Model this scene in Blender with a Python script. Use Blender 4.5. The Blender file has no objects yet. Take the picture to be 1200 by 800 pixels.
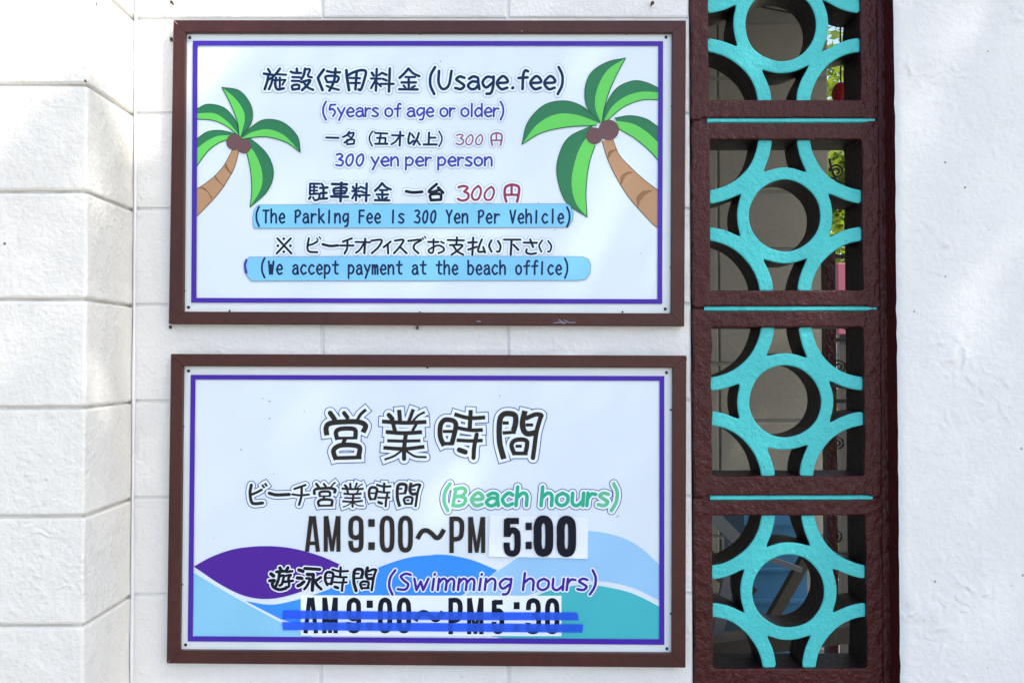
import bpy, bmesh, math, random
from math import sin, cos, pi, sqrt
random.seed(7)
C = bpy.context.scene
COL = C.collection

# ------------------------------------------------------------------ camera
F = 1060.0
CAM = (0.0, -1.934, 1.45)
PITCH, YAW, ROLL = 0.0198, -0.0038, 0.0016
camd = bpy.data.cameras.new('camera'); cam = bpy.data.objects.new('camera', camd); COL.objects.link(cam)
camd.sensor_width = 36.0; camd.lens = 36.0 * F / 1200.0; camd.clip_start = 0.05; camd.clip_end = 2000
from mathutils import Matrix, Vector, Euler, noise
def rotm():
    cp, sp, cy, sy, cr, sr = cos(PITCH), sin(PITCH), cos(YAW), sin(YAW), cos(ROLL), sin(ROLL)
    return Matrix(((cy,-sy,0),(sy,cy,0),(0,0,1))) @ Matrix(((1,0,0),(0,cp,-sp),(0,sp,cp))) @ Matrix(((cr,0,sr),(0,1,0),(-sr,0,cr)))
RM = rotm()
cam.matrix_world = Matrix.Translation(CAM) @ RM.to_4x4() @ Matrix(((1,0,0,0),(0,0,-1,0),(0,1,0,0),(0,0,0,1)))
C.camera = cam
def W(px, py, Y=0.0):
    """photo pixel -> point of the plane y=Y (how the measurements were taken off the photo)"""
    d = RM @ Vector(((px-600)/F, 1.0, (400-py)/F))
    t = (Y - CAM[1]) / d.y
    return Vector((CAM[0]+d.x*t, Y, CAM[2]+d.z*t))

# ------------------------------------------------------------------ light
SUN = Vector((0.62, -0.46, 0.80)).normalized()
w = bpy.data.worlds.new("World"); C.world = w; w.use_nodes = True
nt = w.node_tree; bg = nt.nodes['Background']
sky = nt.nodes.new('ShaderNodeTexSky'); sky.sky_type = 'NISHITA'; sky.sun_disc = False
sky.sun_elevation = math.asin(SUN.z); sky.sun_rotation = math.atan2(SUN.x, SUN.y)
sky.air_density = 1.0; sky.dust_density = 2.5; sky.ozone_density = 1.0
nt.links.new(sky.outputs[0], bg.inputs[0]); bg.inputs[1].default_value = 0.15
sd = bpy.data.lights.new('sun', 'SUN'); sd.energy = 2.1; sd.angle = math.radians(0.6); sd.color = (1.0, 0.95, 0.86)
so = bpy.data.objects.new('sun', sd); COL.objects.link(so); so.rotation_euler = SUN.to_track_quat('Z', 'Y').to_euler(); so.location = (3, -6, 8)
C.view_settings.view_transform = 'Standard'; C.view_settings.look = 'None'
C.view_settings.exposure = 1.30; C.view_settings.gamma = 1.0

# ------------------------------------------------------------------ materials
def lin(r, g, b):
    f = lambda c: (c/255/12.92) if c/255 <= 0.04045 else ((c/255+0.055)/1.055)**2.4
    return (f(r), f(g), f(b), 1)
def mat(name, col, rough=0.5, spec=0.5, bumps=(), var=None, coat=0.0, metal=0.0, dirt=None, sub=None):
    """bumps: (scale, detail, strength, distance[, stretch]); var: (scale, amount, colour2); dirt: (scale, threshold, colour)"""
    m = bpy.data.materials.new(name); m.use_nodes = True; n = m.node_tree.nodes; l = m.node_tree.links
    b = n['Principled BSDF']; b.inputs['Roughness'].default_value = rough; b.inputs['Metallic'].default_value = metal
    b.inputs['Specular IOR Level'].default_value = spec; b.inputs['Coat Weight'].default_value = coat; b.inputs['Coat Roughness'].default_value = 0.08
    geo = n.new('ShaderNodeNewGeometry')
    cur = n.new('ShaderNodeRGB'); cur.outputs[0].default_value = col; out = cur.outputs[0]
    if var:
        vs = var if isinstance(var, list) else [var]
        for (sc, amt, c2) in vs:
            t = n.new('ShaderNodeTexNoise'); t.inputs['Scale'].default_value = sc; t.inputs['Detail'].default_value = 5
            l.new(geo.outputs['Position'], t.inputs['Vector'])
            r = n.new('ShaderNodeMapRange'); r.inputs[1].default_value = 0.42; r.inputs[2].default_value = 0.68; r.inputs[4].default_value = amt
            l.new(t.outputs[0], r.inputs[0])
            mx = n.new('ShaderNodeMix'); mx.data_type = 'RGBA'; l.new(r.outputs[0], mx.inputs[0]); l.new(out, mx.inputs[6]); mx.inputs[7].default_value = c2
            out = mx.outputs[2]
    if dirt:
        sc, th, c2 = dirt
        t = n.new('ShaderNodeTexVoronoi'); t.inputs['Scale'].default_value = sc; l.new(geo.outputs['Position'], t.inputs['Vector'])
        t2 = n.new('ShaderNodeTexNoise'); t2.inputs['Scale'].default_value = sc*0.35; t2.inputs['Detail'].default_value = 3; l.new(geo.outputs['Position'], t2.inputs['Vector'])
        a = n.new('ShaderNodeMath'); a.operation = 'LESS_THAN'; a.inputs[1].default_value = 0.16; l.new(t.outputs['Distance'], a.inputs[0])
        g = n.new('ShaderNodeMath'); g.operation = 'GREATER_THAN'; g.inputs[1].default_value = th; l.new(t2.outputs[0], g.inputs[0])
        mu = n.new('ShaderNodeMath'); mu.operation = 'MULTIPLY'; l.new(a.outputs[0], mu.inputs[0]); l.new(g.outputs[0], mu.inputs[1])
        mx = n.new('ShaderNodeMix'); mx.data_type = 'RGBA'; l.new(mu.outputs[0], mx.inputs[0]); l.new(out, mx.inputs[6]); mx.inputs[7].default_value = c2
        out = mx.outputs[2]
    l.new(out, b.inputs['Base Color'])
    prev = None
    for bp in bumps:
        kind = bp[5] if len(bp) > 5 else 'noise'
        stretch = bp[4] if len(bp) > 4 and bp[4] else None
        mp = n.new('ShaderNodeMapping'); l.new(geo.outputs['Position'], mp.inputs[0])
        if stretch: mp.inputs['Scale'].default_value = stretch
        if kind == 'noise':
            t = n.new('ShaderNodeTexNoise'); t.inputs['Detail'].default_value = bp[1]; t.inputs['Roughness'].default_value = 0.6; o = t.outputs[0]
        elif kind == 'patch':   # torn, ridged trowel marks in patches
            t = n.new('ShaderNodeTexNoise'); t.noise_type = 'RIDGED_MULTIFRACTAL'; t.inputs['Detail'].default_value = bp[1]; t.inputs['Distortion'].default_value = 0.6; o = t.outputs[0]
        else:
            t = n.new('ShaderNodeTexVoronoi'); t.feature = 'SMOOTH_F1'; o = t.outputs['Distance']
        t.inputs['Scale'].default_value = bp[0]; l.new(mp.outputs[0], t.inputs['Vector'])
        if kind == 'patch':
            t2 = n.new('ShaderNodeTexNoise'); t2.inputs['Scale'].default_value = 6; t2.inputs['Detail'].default_value = 3; l.new(geo.outputs['Position'], t2.inputs['Vector'])
            r = n.new('ShaderNodeMapRange'); r.inputs[1].default_value = 0.5; r.inputs[2].default_value = 0.62; l.new(t2.outputs[0], r.inputs[0])
            mu = n.new('ShaderNodeMath'); mu.operation = 'MULTIPLY'; l.new(o, mu.inputs[0]); l.new(r.outputs[0], mu.inputs[1]); o = mu.outputs[0]
        bu = n.new('ShaderNodeBump'); bu.inputs['Strength'].default_value = bp[2]; bu.inputs['Distance'].default_value = bp[3]
        l.new(o, bu.inputs['Height'])
        if prev: l.new(prev, bu.inputs['Normal'])
        prev = bu.outputs[0]
    if prev: l.new(prev, b.inputs['Normal'])
    return m

M = {}
M['wall'] = mat('white_masonry_paint', (0.735,0.745,0.745,1), 0.6, 0.3, [(14,3,0.7,0.008),(130,5,0.8,0.0026),(45,5,0.8,0.004,None,'patch')], [(3.5,0.35,(0.70,0.70,0.685,1)),(26,0.18,(0.66,0.64,0.60,1))], dirt=(46,0.66,(0.14,0.12,0.10,1)))
M['pillar'] = mat('cream_white_masonry_paint', (0.77,0.765,0.725,1), 0.6, 0.3, [(14,3,0.8,0.009),(110,6,0.9,0.0036),(55,5,0.8,0.004,None,'patch')], [(4,0.35,(0.74,0.72,0.68,1)),(30,0.15,(0.62,0.58,0.5,1))], dirt=(40,0.68,(0.14,0.12,0.10,1)))
M['joint'] = mat('painted_mortar', (0.64,0.63,0.60,1), 0.75, 0.2, [(90,4,0.8,0.004)], [(14,0.7,(0.36,0.32,0.26,1))])
M['render'] = mat('white_trowelled_render', (0.735,0.75,0.75,1), 0.6, 0.3, [(8,3,0.6,0.008),(90,6,0.7,0.003),(34,8,0.9,0.006,None,'patch')], [(2.5,0.3,(0.71,0.715,0.70,1)),(60,0.12,(0.62,0.61,0.58,1))], dirt=(62,0.66,(0.3,0.28,0.25,1)))
M['brown'] = mat('glossy_brown_gate_paint', (0.050,0.0062,0.0065,1), 0.2, 0.28, [(60,4,1.0,0.008,(1,1,0.7)),(210,3,0.5,0.002)], [(20,0.4,(0.040,0.008,0.009,1))])
M['reveal'] = mat('shade_darkened_reveal_paint', (0.012,0.007,0.008,1), 0.45, 0.5, [(80,4,0.7,0.005)])  # same brown paint, darkened to carry the shade inside the openings
M['cyan'] = mat('turquoise_masonry_paint', (0.060,0.53,0.54,1), 0.5, 0.35, [(80,4,0.8,0.005),(260,2,0.5,0.001)], [(12,0.35,(0.045,0.40,0.42,1)),(60,0.25,(0.10,0.56,0.54,1))], dirt=(90,0.60,(0.03,0.2,0.22,1)))
M['frame'] = mat('brown_sign_frame_paint', (0.056,0.015,0.012,1), 0.38, 0.3, [(14,3,0.35,0.002,(1,1,1)),(150,2,0.2,0.0006)], [(9,0.6,(0.042,0.012,0.013,1)),(70,0.22,(0.085,0.035,0.028,1))], dirt=(60,0.72,(0.35,0.28,0.24,1)))
M['panel'] = mat('pale_blue_white_print', (0.65,0.745,0.83,1), 0.14, 0.4, [(2.0,2,0.08,0.008)], [(5,0.10,(0.58,0.66,0.70,1))], coat=0.1, dirt=(75,0.67,(0.40,0.44,0.46,1)))
M['margin'] = mat('white_plate', (0.67,0.735,0.77,1), 0.14, 0.4, [(2.0,2,0.08,0.008)], coat=0.1)
def ink(name, rgb, rough=0.2):
    c = lin(*rgb); return mat(name, c, rough, 0.22)
M['violet'] = ink('violet_print', (66,38,160))
M['navy'] = ink('navy_print', (0,34,74))
M['ink'] = ink('dark_ink', (0,10,32)); M['reflect_ink'] = ink('black_print_with_reflection', (36,33,34))  # charcoal tone: black letters with a warm reflection put into the colour
M['blueviolet'] = ink('blue_violet_print', (62,58,165)); M['red'] = ink('dark_red_print', (142,44,78)); M['rose'] = ink('faded_red_print', (140,80,112))
M['halo'] = ink('pale_halo_print', (222,235,250)); M['halo_line'] = ink('grey_violet_line', (150,158,190)); M['line'] = ink('violet_outline', (48,54,140))
M['white'] = ink('white_print', (226,236,250))
M['green'] = ink('green_print', (44,170,134)); M['green2'] = ink('soft_green_print', (100,186,144)); M['purple'] = ink('purple_letter_print', (64,32,150))
M['palm_dark'] = ink('dark_leaf_print', (44,118,78)); M['palm_light'] = ink('light_leaf_print', (98,200,90)); M['palm_line'] = ink('leaf_outline_print', (28,92,62))
M['coco'] = ink('coconut_print', (104,74,78)); M['trunk'] = ink('trunk_print', (176,138,104)); M['trunk2'] = ink('trunk_notch_print', (144,104,72)); M['trunk_line'] = ink('trunk_line_print', (92,66,44))
M['wave1'] = ink('purple_wave_print', (74,32,148)); M['wave2'] = ink('blue_wave_print', (52,140,238)); M['wave3'] = ink('light_blue_wave_print', (130,194,228)); M['wave4'] = ink('teal_wave_print', (66,176,188)); M['wave5'] = ink('pale_blue_wave_print', (146,194,234))
M['strip'] = mat('light_blue_label_tape', lin(116,192,236), 0.3, 0.5, [(25,2,0.15,0.002)])
M['strip_edge'] = ink('tape_edge_rim', (120,150,180))
M['paper'] = mat('white_sticker', (0.72,0.79,0.88,1), 0.3, 0.5, [(9,2,0.3,0.006)])
M['screw'] = mat('dark_screw', (0.02,0.02,0.025,1), 0.45, 0.5, metal=0.4)
M['screw2'] = mat('dull_zinc', (0.3,0.3,0.3,1), 0.45, 0.5, metal=0.8)
M['rust'] = mat('rusty_nail', (0.09,0.06,0.045,1), 0.8, 0.2)
M['caulk'] = mat('white_caulk', (0.74,0.76,0.80,1), 0.5, 0.4, [(60,3,0.5,0.003)])
# see-through blue tape
tm = bpy.data.materials.new('translucent_blue_tape'); tm.use_nodes = True; n = tm.node_tree.nodes; l = tm.node_tree.links
b = n['Principled BSDF']; b.inputs['Base Color'].default_value = lin(30,96,240); b.inputs['Roughness'].default_value = 0.25
tr = n.new('ShaderNodeBsdfTransparent'); tr.inputs[0].default_value = (0.2,0.42,1.0,1); mx = n.new('ShaderNodeMixShader'); mx.inputs[0].default_value = 0.62
l.new(tr.outputs[0], mx.inputs[1]); l.new(b.outputs[0], mx.inputs[2]); l.new(mx.outputs[0], n['Material Output'].inputs[0])
M['tape'] = tm
# behind the screen, outside
M['backwall'] = mat('grey_block_paint', (0.37,0.35,0.295,1), 0.8, 0.2, [(60,4,0.5,0.003)], [(3,0.4,(0.27,0.25,0.21,1))])
M['concrete'] = mat('bare_concrete', (0.34,0.33,0.30,1), 0.85, 0.2, [(40,5,0.6,0.004)], [(3,0.5,(0.26,0.25,0.22,1))])
M['ground'] = mat('pale_sandy_concrete', (0.40,0.37,0.31,1), 0.9, 0.1, [(30,6,0.5,0.01)], [(0.6,0.5,(0.30,0.28,0.24,1)),(8,0.4,(0.45,0.42,0.36,1))])
M['iron'] = mat('black_wrought_iron', (0.02,0.018,0.018,1), 0.5, 0.5, [(90,3,0.4,0.002)])
M['pink'] = mat('faded_pink_paint', (0.26,0.07,0.12,1), 0.6, 0.3)
M['redplastic'] = mat('red_plastic', (0.45,0.01,0.02,1), 0.35, 0.5)
M['blueplastic'] = mat('blue_plastic', (0.10,0.34,0.60,1), 0.35, 0.5, [(30,2,0.2,0.003)])
M['wood'] = mat('weathered_timber', (0.20,0.17,0.13,1), 0.8, 0.2, [(20,5,0.6,0.004,(8,8,1))], [(6,0.5,(0.13,0.105,0.08,1))])
M['metal'] = mat('grey_galvanised_metal', (0.34,0.35,0.36,1), 0.5, 0.5, metal=0.3)
def leafmat(name, c1, c2):
    m = mat(name, c1, 0.5, 0.3, (), (7,1.0,c2)); b = m.node_tree.nodes['Principled BSDF']
    n = m.node_tree.nodes; l = m.node_tree.links; t = n.new('ShaderNodeBsdfTranslucent'); t.inputs[0].default_value = (c2[0]*1.6,c2[1]*1.8,c2[2]*0.8,1)
    mx = n.new('ShaderNodeMixShader'); mx.inputs[0].default_value = 0.35
    l.new(b.outputs[0], mx.inputs[1]); l.new(t.outputs[0], mx.inputs[2]); l.new(mx.outputs[0], n['Material Output'].inputs[0]); return m
M['leaf'] = leafmat('green_foliage', (0.055,0.095,0.022,1), (0.11,0.17,0.03,1))
M['leaf2'] = leafmat('yellow_green_foliage', (0.13,0.19,0.03,1), (0.26,0.30,0.04,1))
M['bark'] = mat('grey_brown_bark', (0.13,0.105,0.08,1), 0.9, 0.1, [(20,5,0.9,0.02)])

# ------------------------------------------------------------------ scene-object helpers
def thing(name, label, cat, loc=(0,0,0), group=None):
    o = bpy.data.objects.new(name, None); COL.objects.link(o); o.location = loc; o.empty_display_size = 0.05
    o['label'] = label; o['category'] = cat
    if group: o['group'] = group
    return o
def wloc(o):
    v = Vector(o.location)
    while o.parent: o = o.parent; v += o.location
    return v
def obj(name, verts, faces, mats, parent=None, fmat=None, smooth=False, at=None, label=None):
    """mesh from world-space vertices; the object's origin sits at 'at' (or at its parent)"""
    base = wloc(parent) if parent else Vector((0,0,0))
    org = Vector(at) if at is not None else base
    me = bpy.data.meshes.new(name)
    me.from_pydata([tuple(Vector(v)-org) for v in verts], [], faces)
    for m in (mats if isinstance(mats, (list,tuple)) else [mats]): me.materials.append(M[m])
    if fmat: me.polygons.foreach_set('material_index', fmat)
    if smooth: me.polygons.foreach_set('use_smooth', [True]*len(me.polygons))
    me.update()
    o = bpy.data.objects.new(name, me); COL.objects.link(o); o.location = org - base
    if parent: o.parent = parent
    if label: o['label'] = label
    return o
class MB:
    def __init__(s): s.v = []; s.f = []; s.m = []
    def add(s, vs, fs, mi=0):
        n = len(s.v); s.v += [Vector(v) for v in vs]; s.f += [tuple(i+n for i in f) for f in fs]; s.m += [mi]*len(fs)
    def box(s, x0,x1,y0,y1,z0,z1, mi=0, rot=None, piv=None):
        vs = [Vector((x,y,z)) for x in (x0,x1) for y in (y0,y1) for z in (z0,z1)]
        if rot: 
            p = Vector(piv) if piv else sum(vs, Vector())/8
            vs = [p + rot @ (v-p) for v in vs]
        s.add(vs, [(0,1,3,2),(4,6,7,5),(0,4,5,1),(2,3,7,6),(0,2,6,4),(1,5,7,3)], mi)
    def tube(s, pts, r, n=8, mi=0, close=True):
        pts = [Vector(p) for p in pts]; rs = r if isinstance(r,(list,tuple)) else [r]*len(pts); vs = []; fs = []
        for i,p in enumerate(pts):
            t = (pts[min(i+1,len(pts)-1)] - pts[max(i-1,0)]).normalized()
            a = t.cross(Vector((0,0,1))) if abs(t.z) < 0.9 else t.cross(Vector((0,1,0))); a.normalize(); b_ = t.cross(a)
            vs += [p + (a*cos(2*pi*k/n) + b_*sin(2*pi*k/n))*rs[i] for k in range(n)]
        for i in range(len(pts)-1):
            for k in range(n): fs.append((i*n+k, i*n+(k+1)%n, (i+1)*n+(k+1)%n, (i+1)*n+k))
        if close: fs.append(tuple(range(n-1,-1,-1))); fs.append(tuple((len(pts)-1)*n+k for k in range(n)))
        s.add(vs, fs, mi)
    def rbox(s, x0,x1,y0,y1,z0,z1, c=0.003, mi=0, jit=0.0):
        """box whose front (-y) rim is rounded in two steps"""
        def ring(d, y):
            return [Vector((x0+d,y,z0+d)),Vector((x1-d,y,z0+d)),Vector((x1-d,y,z1-d)),Vector((x0+d,y,z1-d))]
        j = lambda: random.uniform(-jit,jit)
        vs = ring(c,y0) + ring(c*0.3,y0+c*0.3) + ring(0,y0+c) + ring(0,y1)
        for v in vs[:12]: v.x += j(); v.z += j()
        fs = [(0,1,2,3)]
        for r in range(3):
            for k in range(4):
                a = r*4+k; b_ = r*4+(k+1)%4; fs.append((a,a+4,b_+4,b_))
        fs.append((15,14,13,12)); s.add(vs, fs, mi)
    def build(s, name, mats, parent=None, **k): return obj(name, s.v, s.f, mats, parent, fmat=s.m, **k)

# ------------------------------------------------------------------ printing: strokes laid on the sign plates
def spline(pts, seg=6):
    if len(pts) < 3: return [Vector(p) for p in pts]
    P = [Vector(p) for p in pts]; P = [P[0]*2-P[1]] + P + [P[-1]*2-P[-2]]; out = []
    for i in range(1, len(P)-2):
        a,b_,c,d = P[i-1],P[i],P[i+1],P[i+2]
        for k in range(seg):
            t = k/seg; out.append(0.5*((2*b_)+(c-a)*t+(2*a-5*b_+4*c-d)*t*t+(3*b_-a-3*c+d)*t**3))
    out.append(P[-2]); return out
def parse(s):
    """'w[cap] x,y x,y / x,y ; ...' -> list of (width, cap, [sub-curves])"""
    res = []
    for st in s.replace('\n', ' ').split(';'):
        st = st.split()
        if not st: continue
        wd = st[0]; cap = 'r'
        if wd[-1] in 'rb': cap = wd[-1]; wd = wd[:-1]
        subs = [[]]
        for tk in st[1:]:
            if tk == '/': subs.append([subs[-1][-1]]); continue
            x, y = tk.split(','); subs[-1].append((float(x), float(y)))
        res.append((float(wd), cap, subs))
    return res
class Print:
    """collects flat shapes in photo pixels, lays them as thin layers on the plane y = Y"""
    STEP = 1.6e-5
    def __init__(s, Y): s.Y = Y; s.mb = MB(); s.slots = []
    def slot(s, m):
        if m not in s.slots: s.slots.append(m)
        return s.slots.index(m)
    def poly(s, pts, m, lift):
        vs = [W(p[0], p[1], s.Y - lift) for p in pts]; bm_f = tessel([Vector(p) for p in pts])
        s.mb.add(vs, bm_f, s.slot(m))
    def disc(s, c, r, m, lift, n=12):
        s.poly([(c[0]+r*cos(2*pi*k/n), c[1]+r*sin(2*pi*k/n)) for k in range(n)], m, lift)
    def ribbon(s, pts, wd, m, lift, cap='r', ext=0.0):
        if len(pts) == 1: return s.disc(pts[0], wd/2+0*ext, m, lift)
        pts = [Vector(p) for p in pts]; h = wd/2
        if cap == 'b' and ext:
            a = (pts[0]-pts[1]).normalized()*ext; b_ = (pts[-1]-pts[-2]).normalized()*ext; pts = [pts[0]+a]+pts[1:-1]+[pts[-1]+b_] if len(pts)>1 else pts
        L = []; R_ = []
        for i,p in enumerate(pts):
            t0 = (p-pts[i-1]).normalized() if i else None; t1 = (pts[i+1]-p).normalized() if i < len(pts)-1 else None
            t = (t0 or t1) if (t0 is None or t1 is None) else (t0+t1).normalized()
            nn = Vector((-t.y, t.x)); L.append(p+nn*h); R_.append(p-nn*h)
        lo = L[:]; ro = R_[:]
        if cap == 'r':
            def arc(c, t):
                a0 = math.atan2(t.y, t.x); return [Vector((c.x+h*cos(a0+a), c.y+h*sin(a0+a))) for a in (-1.05,-0.52,0,0.52,1.05)]
            end = arc(pts[-1], (pts[-1]-pts[-2])); st = arc(pts[0], (pts[0]-pts[1]))
        vs = []; fs = []
        rp = s.STEP*0.8/max(len(pts)-1, 1)      # rises along the stroke, so a stroke that crosses itself never lies in one plane
        for i, (a, b_) in enumerate(zip(lo, ro)): vs += [W(a.x,a.y,s.Y-lift-rp*i), W(b_.x,b_.y,s.Y-lift-rp*i)]
        for i in range(len(pts)-1): fs.append((2*i, 2*i+1, 2*i+3, 2*i+2))
        if cap == 'r':
            k = len(vs); vs += [W(a.x,a.y,s.Y-lift-s.STEP*0.8) for a in end]; e = 2*(len(pts)-1)
            fs.append((e, e+1, k, k+1, k+2, k+3, k+4))
            k = len(vs); vs += [W(a.x,a.y,s.Y-lift) for a in st]; fs.append((1, 0, k, k+1, k+2, k+3, k+4))
        s.mb.add(vs, fs, s.slot(m))
    def strokes(s, data, tf, ws, parity, core, halo=None, a=0, line=None, t=0.7, z0=0.0, cap=None, wfix=None):
        """core in colour core; halo a px wider; line t px wider again"""
        for i, (wd, cp, subs) in enumerate(data):
            wd = wfix if wfix else wd*ws; cp = cap or cp
            lift = (i*2+parity)*s.STEP
            for sub in subs:
                if len(sub) == 1 and len(subs) > 1: continue
                pts = [Vector(p) for p in spline([tf(p) for p in sub])]
                if len(pts) == 2 and (pts[0]-pts[1]).length < 0.05: pts = pts[:1]
                if line: s.ribbon(pts, wd+2*a+2*t, line, z0+lift, cp, a+t)
                if halo: s.ribbon(pts, wd+2*a, halo, z0+0.0005+lift, cp, a)
                s.ribbon(pts, wd, core, z0+0.0010+lift, cp)
            for sub in subs[1:]:
                p = tf(sub[0])
                if line: s.disc(p, wd/2+a+t, line, z0+lift-0.4*s.STEP)
                if halo: s.disc(p, wd/2+a, halo, z0+0.0005+lift-0.4*s.STEP)
                s.disc(p, wd/2, core, z0+0.0010+lift-0.4*s.STEP)
    def build(s, name, parent, label=None):
        vs = s.mb.v; fs = []
        for f in s.mb.f:    # every face looks at the viewer (-y)
            a,b_,c = vs[f[0]],vs[f[1]],vs[f[2]]
            nrm = (b_-a).cross(c-b_)
            if len(f) > 4: nrm = sum(((vs[f[(i+1)%len(f)]]-vs[f[i]]).cross(vs[f[(i+2)%len(f)]]-vs[f[(i+1)%len(f)]]) for i in range(len(f))), Vector())
            fs.append(f if nrm.y < 0 else tuple(reversed(f)))
        return obj(name, vs, fs, s.slots, parent, fmat=s.mb.m, label=label)
def tessel(pts):
    from mathutils.geometry import tessellate_polygon
    return [tuple(t) for t in tessellate_polygon([[Vector((p.x,p.y,0)) for p in pts]])]
def bbox(data):
    P = [p for (_,_,subs) in data for sub in subs for p in sub]
    return min(p[0] for p in P), min(p[1] for p in P), max(p[0] for p in P), max(p[1] for p in P)
def fit(data, box, inset):
    x0,y0,x1,y1 = bbox(data); X0,Y0,X1,Y1 = box; X0+=inset; Y0+=inset; X1-=inset; Y1-=inset
    sx = (X1-X0)/max(x1-x0,1e-6); sy = (Y1-Y0)/max(y1-y0,1e-6)
    return lambda p: (X0+(p[0]-x0)*sx, Y0+(p[1]-y0)*sy)
def view(x0, y0, s): return lambda p: (x0+p[0]/s, y0+p[1]/s)
G = {}
G['ei'] = parse("44 145,160 190,225;38 285,160 318,205;28b 505,125 450,175 415,235;46b 112,385 105,305 150,262 300,248 430,250 500,285 475,355;40b 218,430 203,355 240,322 330,315 395,330 400,405;26b 205,413 418,410;36b 295,420 270,475;44b 205,630 178,540 230,490 330,480 430,495 442,540 425,605;34b 195,612 460,605")
G['gyo'] = parse("42 735,180 770,222;38b 838,128 848,258;32b 980,122 935,245;20b 1095,150 1030,185 975,240;36b 665,245 890,258 1112,250;36b 775,260 797,345;26b 1012,270 970,340;36b 703,350 880,362 1068,352;28b 718,438 880,442 1052,438;34b 680,508 890,520 1092,498;38 905,370 888,520 888,620;20b 865,535 790,590 690,628;20 915,545 1000,595 1105,603")
G['ji'] = parse("44b 132,490 95,400 95,290 130,235 180,228 235,245 250,300 210,470;28b 120,345 235,345;32b 125,467 228,467;36b 235,172 380,210 545,205;38b 400,130 390,320;34b 262,308 400,332 522,330;32b 258,432 390,440 520,435;38 460,375 435,500 428,610;46 285,530 345,552")
G['kan'] = parse("50b 732,622 690,450 690,250 720,180 780,165 845,185 850,260 830,340;30b 720,260 782,260;30b 720,360 852,352;50b 945,138 920,250 930,330 970,368 1045,358;40 960,212 1050,175 1108,182 1098,215 1060,350 1040,500 1025,610;28b 950,280 1028,280;40b 842,580 810,490 835,440 900,425 960,440 965,490 948,565;26b 850,493 912,493;34b 825,565 972,565")
G['yu'] = parse("28 65,145 90,165;24 50,215 100,210 78,240 92,280 150,303 215,290;26 155,85 165,105;22 120,125 200,118;22 150,130 140,200 115,265;20 155,168 192,165 175,245 152,262;24 235,82 215,120;20 218,125 278,118;18 210,165 265,155 240,185;20 240,190 245,268 215,280;20 200,225 285,215")
G['ei2'] = parse("26 345,105 385,120;26 330,185 375,190;26 335,265 365,250 395,225;24 405,90 555,100;26 430,150 490,152 / 480,310;20 420,190 455,195 430,260 400,298;22 565,180 515,215;22 500,205 530,260 570,298")
G['shi'] = parse("24 142,112 165,150;26 92,165 195,180;26 145,190 130,260 102,348;24 142,238 192,215 182,275 152,348;26 280,107 240,160 200,200;22 240,172 352,178;20 195,242 345,238 / 308,295;22 280,212 278,322;26 235,215 225,290 250,348 325,338")
G['setsu'] = parse("26 478,108 480,150;24 407,142 440,155 528,158;22 425,205 515,208;22 420,250 512,252;24 430,352 422,312 455,296 502,300 505,342 / 432,352;26 575,107 560,180 532,228;22 575,116 632,116 608,190 655,210;26 530,265 632,242 600,300 540,358;24 555,262 605,325 670,355")
G['shi2'] = parse("28 795,117 735,200 732,235 780,358;24 832,135 900,150 985,150;26 932,107 915,250 860,365;24 832,260 812,205 855,192 945,195 970,220 950,262 / 832,264;22 828,308 880,330 972,355")
G['yo'] = parse("28 160,125 165,200 190,358;26 172,190 240,150 330,125 387,142 365,250 330,350 302,350;26 280,140 265,350;22 197,215 318,220;22 202,275 318,275")
G['ryo'] = parse("26 458,155 480,190;24 515,110 505,365;22 577,155 540,182;22 447,222 562,225;22 500,242 448,335;20 518,270 565,315;24 582,158 630,180;24 585,225 630,245;22 560,285 715,285;26 668,105 658,375")
G['kin'] = parse("26 885,107 840,160 782,215;24 890,107 940,160 1015,195;22 852,205 965,205;24 890,207 890,348;24 805,268 975,268;22 830,305 850,328;22 962,310 925,330;24 777,348 995,350")
G['chu'] = parse("20 115,88 112,195;20 115,88 205,90;16 122,124 188,124;16 122,158 188,158;20 112,195 205,192 196,245 160,255;18 155,90 155,190;22 105,240 118,222;18 145,225 150,240;20 228,88 245,108;22 215,132 290,126;22 220,185 280,180;22 212,240 285,236;22 250,132 247,236")
G['sha'] = parse("24 335,92 485,95;24 430,78 420,265;22 358,188 350,148 385,132 480,132 465,185 / 358,190;16 362,161 465,161;24 325,217 495,220")
G['dai'] = parse("24 272,92 205,150 197,172 230,172 298,152;26 288,128 335,178;24 215,252 205,210 240,192 312,196 315,248 / 215,254")
G['en'] = parse("22 972,268 955,200 962,130 1000,103 1050,100 1098,125 1095,200 1080,268;20 1025,105 1025,195;20 965,200 1095,200")
G['n3'] = parse("20 492,125 540,112 584,128 548,168 / 590,192 582,240 530,258 485,240")
G['n0'] = parse("18 690,110 645,150 625,205 645,248 690,240 715,180 712,135 690,110")
G['mei'] = parse("18 370,372 340,410 300,430;18 352,395 418,385 390,445 315,492;16 350,408 378,428;18 347,510 345,465 420,460 420,505 / 347,510")
G['go'] = parse("18 655,385 790,392;18 717,392 700,502;18 675,440 770,440 / 765,502;20 655,505 790,505")
G['sai'] = parse("18 840,410 970,415;20 932,372 926,525;18 925,420 880,480 835,510")
G['i'] = parse("20 1038,385 1022,450 1030,503 1078,470;18 1060,400 1085,438;20 1137,385 1120,440 1078,515;18 1107,455 1148,515")
G['jo'] = parse("20 215,382 210,510;18 215,437 285,437;20 155,512 300,512")
G['komeA'] = parse("14 100,62 210,180;14 205,62 95,180;18 150,65 150,65;18 104,120 104,120;18 202,120 202,120;18 150,167 150,167")
G['bi'] = parse("14 347,60 335,130 350,165 412,170;13 340,117 380,105 412,86;9 408,60 418,76;9 428,50 438,66")
G['bar'] = parse("17 455,108 510,121 575,117")
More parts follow.
